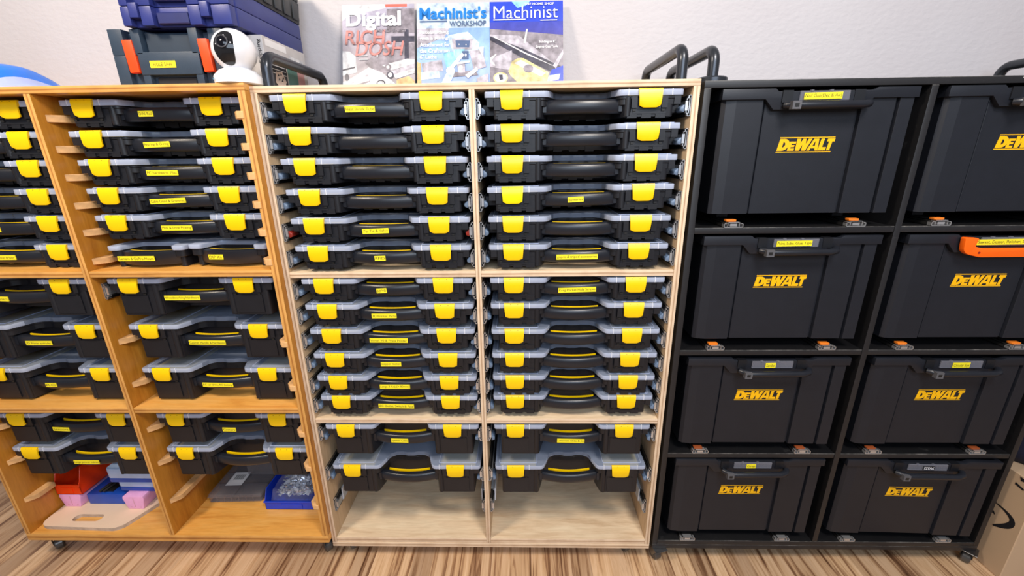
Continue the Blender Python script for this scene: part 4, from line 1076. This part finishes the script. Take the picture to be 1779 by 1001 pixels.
# red bin
def hopper(name, x0, x1, y0, y1, z, h, mat, label, cat, lip=0.45, tilt=0.0, yaw=0.0):
    o = empty(name, (x0, y0, z), (tilt, 0, yaw)); w = x1-x0; d = y1-y0; t = 0.0025; b = MB()
    b.box(0, w, 0, d, 0, t); b.box(0, w, 0, t, 0, h*lip, 0, 0); b.box(0, w, d-t, d, 0, h)
    for x in (0, w-t): b.prism([(0, 0), (d, 0), (d, h), (d*0.10, h), (0.006, h*lip*1.25), (0, h*lip)], x, x+t, 'x')
    b.box(-0.003, w+0.003, -0.003, 0.003, h*lip-0.006, h*lip); b.bevel(0.0008, 1)
    b.box(w*0.3, w*0.7, -0.002, 0.001, h*lip*0.2, h*lip*0.7)
    b.build('bin_shell', mat, o); tag(o, label, cat); return o
hopper('hopper_bin', -0.9745, -0.886, 0.082, 0.30, BZ+0.0515, 0.098, 'bin_red', 'red plastic hopper bin standing on a pink block', 'bin', 0.42)
b = MB(); b.lathe([(0.010, 0), (0.018, 0), (0.018, 0.045), (0.010, 0.045), (0.010, 0)], seg=28, mat=Matrix.Rotation(1.15, 4, 'X') @ Matrix.Rotation(0.4, 4, 'Y'))
o = b.build('tape_roll', 'paper_grey', None, (-0.928, 0.19, BZ+0.0515+0.040), smooth=40); tag(o, 'grey and white tape roll inside the red bin', 'tape roll')
# blue clip box
cb = empty('latch_box', (-0.888, 0.094, BZ)); tag(cb, 'blue flat box with a black clip between the pink blocks', 'box')
b = MB(); b.box(0, 0.132, 0, 0.16, 0, 0.042); b.bevel(0.003, 2); b.build('case_shell', 'case_blue', cb)
b = MB(); b.box(0.038, 0.085, 0.012, 0.045, 0.042, 0.047); b.tube([(0.046, 0.004, 0.050), (0.062, 0.05, 0.056)], 0.004, 10); b.tube([(0.060, 0.004, 0.050), (0.076, 0.05, 0.056)], 0.004, 10); b.build('clip', 'slot_dark', cb)
# two pale blue cases
def pale_case(x, y, z, w, tilt, label, dpt=0.20):
    o = empty('flat_case', (x, y, z), (0, tilt, 0)); 
    b = MB(); b.prism(rounded(0, w, 0, dpt, 0.012), 0, 0.0165); b.bevel(0.002, 1, 60); b.build('case_tray', 'case_blue', o)
    b = MB(); b.prism(rounded(0, w, 0, dpt, 0.012), 0.0168, 0.056 if z > 0.14 else 0.040); b.bevel(0.004, 2, 60); b.build('lid', 'case_pale_blue', o)
    b = MB(); b.lathe([(0, 0.003), (0.005, 0.002), (0.006, 0)], (0.055, 0.10, 0.056 if z > 0.14 else 0.040), 14); b.build('hinge_knob', 'camera_white', o)
    tag(o, label, 'case', 'pale blue cases stacked in the bottom bay')
pale_case(-0.772, 0.100, BZ+0.0515, 0.245, 0.02, 'pale blue flat case with blue tray, lower of the two stacked')
pale_case(-0.790, 0.092, BZ+0.0515+0.0425, 0.240, 0.004, 'pale blue flat case with blue tray, upper of the two stacked')
# clear compartment box
cc = empty('compartment_box', (-0.482, 0.115, FZ), (0, 0, 0.04)); tag(cc, 'clear flat compartment box with a white barcode label in the bottom bay', 'box')
b = MB(); b.prism(rounded(0, 0.185, 0, 0.22, 0.008), 0, 0.032); b.bevel(0.0015, 1, 60)
for k in range(6): b.box(0.03+k*0.025, 0.0315+k*0.025, -0.001, 0.001, 0.002, 0.03)
b.box(-0.001, 0.186, -0.0015, 0.22, 0.022, 0.0245)
b.build('box_shell', 'clear_box', cc)
b = MB()
for k in range(1, 4): b.box(0.004, 0.181, 0.22*k/4, 0.22*k/4+0.002, 0.003, 0.030)
b.box(0.09, 0.092, 0.004, 0.216, 0.003, 0.030); b.box(0.003, 0.182, 0.003, 0.217, 0.0015, 0.003); b.build('compartment_wall', 'clear_grey', cc)
b = MB(); b.box(0.035, 0.092, 0.045, 0.110, 0.0322, 0.0327); lb = b.build('barcode_label', 'paper_white', cc)
b = MB()
for k in range(13): b.box(0.048+k*0.0026, 0.048+k*0.0026+(0.0008 if k % 3 else 0.0017), 0.072, 0.098, 0.0328, 0.0330)
b.build('barcode', 'print_black', lb)
b = MB(); b.prism(rounded(0, 0.13, 0, 0.12, 0.006), 0, 0.06); b.bevel(0.002, 1, 60); o = b.build('clear_box', 'clear_box', None, (-0.40, 0.215, FZ+0.0335)); tag(o, 'small clear box standing on the compartment box at the back', 'box')
b = MB(); b.tube([(0, 0, 0.0), (0.018, 0.01, 0.012), (0.028, 0.015, 0.012), (0.030, 0.015, 0.004), (0.020, 0.012, 0.004), (0.055, 0.02, 0.008)], 0.0035, 8); b.box(0.05, 0.13, 0.015, 0.04, 0.0, 0.010)
o = b.build('wood_clip', 'mdf_edge', None, (-0.395, 0.222, FZ+0.0335+0.0605)); tag(o, 'tan wooden clip strip lying on the small clear box', 'clip')
# blue bin with metal bits in a bag
bb = hopper('hopper_bin', -0.262, -0.078, 0.087, 0.29, FZ, 0.072, 'bin_blue', 'blue plastic bin filled with a bag of metal hardware', 'bin', 0.50)
b = MB()
for k in range(420):
    x = random.uniform(0.034, 0.146); y = random.uniform(0.030, 0.164)
    hh = 0.034+0.030*math.sin(PI*y/0.195)*math.sin(PI*x/0.18)
    z = hh*random.uniform(0.55, 1.0)+0.008
    mt = Matrix.Translation((x, y, z)) @ Matrix.Rotation(random.uniform(0, 3), 4, 'X') @ Matrix.Rotation(random.uniform(0, 3), 4, 'Z')
    a_, c_, d_ = random.uniform(0.005, 0.011), random.uniform(0.003, 0.006), 0.0012
    p = [mt @ Vector(q) for q in ((-a_, -c_, -d_), (a_, -c_, -d_), (a_, c_, -d_), (-a_, c_, -d_), (-a_, -c_, d_), (a_, -c_, d_), (a_, c_, d_), (-a_, c_, d_))]
    b.poly([tuple(q) for q in p], [(3, 2, 1, 0), (4, 5, 6, 7), (0, 1, 5, 4), (1, 2, 6, 5), (2, 3, 7, 6), (3, 0, 4, 7)])
o = b.build('metal_hardware', 'chrome', None, (-0.262, 0.087, FZ+0.001), smooth=0); tag(o, 'heap of shiny metal fittings inside the clear bag in the blue bin', 'hardware', kind='stuff')
b = MB(); g = []
for i in range(15):
    row = []
    for j in range(15):
        x = 0.012+0.158*i/14; y = 0.008+0.18*j/14; e_ = min(i, j, 14-i, 14-j)
        z = 0.008 if e_ == 0 else 0.062+0.030*math.sin(PI*j/14)*math.sin(PI*i/14)+random.uniform(-0.002, 0.002)
        row.append(b.bm.verts.new((x, y, z)))
    g.append(row)
for i in range(14):
    for j in range(14): b.bm.faces.new((g[i][j], g[i+1][j], g[i+1][j+1], g[i][j+1]))
o = b.build('clear_bag', 'poly_bag', None, (-0.262, 0.087, FZ+0.002), smooth=25, fix=False); tag(o, 'clear plastic bag around the metal fittings in the blue bin', 'bag')

# ------------------------------------------------------------------ right side: carton and dark bag
cx = empty('shipping_carton', (2.098, -0.05, FLOOR_Z)); tag(cx, 'brown cardboard carton with black curved arrow print, right of the black cabinet', 'carton')
CW, CD, CH = 0.36, 0.40, 0.352
b = MB(); b.box(0, CW, 0, CD, 0, CH); b.bevel(0.002, 1); b.build('box_walls', 'cardboard', cx)
# arrow mark printed on the left wall (yz plane at x=-0.0006)
def lw(y, z): return (-0.0008, y+0.05, z-FLOOR_Z)
b = MB()
up, lo = [], []
A0, A1, A2 = Vector((0.036, 0.168)), Vector((-0.075, 0.160)), Vector((0.014, 0.093))
n = 18
for k in range(n+1):
    t_ = k/n; p = A0*(1-t_)**2+A1*2*t_*(1-t_)+A2*t_*t_; d = (A1-A0)*2*(1-t_)+(A2-A1)*2*t_; nn = Vector((-d.y, d.x)).normalized(); wd = 0.0095*math.sin(PI*min(1, 0.05+t_*0.92))**0.7*(0.35+0.9*t_)
    up.append(p+nn*wd); lo.append(p-nn*wd)
for k in range(n): b.poly([lw(*up[k]), lw(*up[k+1]), lw(*lo[k+1]), lw(*lo[k])], [(0, 1, 2, 3)])
b.poly([lw(0.047, 0.134), lw(0.018, 0.128), lw(0.024, 0.137), lw(0.038, 0.146)], [(0, 1, 2, 3)])
b.poly([lw(0.004, 0.268), lw(-0.02, 0.262), lw(-0.02, 0.256), lw(0.004, 0.260)], [(0, 1, 2, 3)])
b.poly([lw(0.000, 0.292), lw(-0.02, 0.290), lw(-0.02, 0.284), lw(-0.006, 0.280), lw(0.0, 0.284)], [(0, 1, 2, 3)])
b.build('printed_arrow', 'print_black', cx, smooth=0, fix=False)
dbm = MB(); n1, n2 = 18, 14; rings = []
for i in range(n1+1):
    v = i/n1; z = 0.44*v; ring = []
    for k in range(28):
        t_ = 2*PI*k/28; c_, s_ = math.cos(t_), math.sin(t_)
        ex = (abs(c_)**0.5)*(1 if c_ > 0 else -1); ey = (abs(s_)**0.5)*(1 if s_ > 0 else -1)
        sc_ = (1-0.55*max(0, (v-0.75)/0.25)**2)*(0.93+0.07*math.sin(PI*min(1, v*1.5)))
        if i == 0: sc_ *= 0.9
        ring.append(dbm.bm.verts.new((0.15*ex*sc_+0.004*math.sin(9*v+3*k), 0.145*ey*sc_, z)))
    rings.append(ring)
for i in range(n1):
    for k in range(28): dbm.bm.faces.new((rings[i][k], rings[i][(k+1) % 28], rings[i+1][(k+1) % 28], rings[i+1][k]))
dbm.bm.faces.new(rings[0][::-1]); dbm.bm.faces.new(rings[-1])
dbg = empty('backpack', (2.262, 0.14, FLOOR_Z+CH+0.0005)); dbm.build('bag_body', 'navy_cloth', dbg, smooth=60)
b = MB(); b.prism(rounded(-0.10, 0.10, 0.06, 0.26, 0.04), -0.172, -0.12, 'y'); b.bevel(0.012, 3, 50); b.build('front_pocket', 'navy_cloth', dbg)
b = MB(); b.tube([(-0.05, 0, 0.43), (-0.04, 0, 0.465), (0.04, 0, 0.465), (0.05, 0, 0.43)], 0.008, 8); b.build('carry_loop', 'navy_cloth', dbg)
tag(dbg, 'dark navy backpack standing on the cardboard carton at the right edge', 'bag')
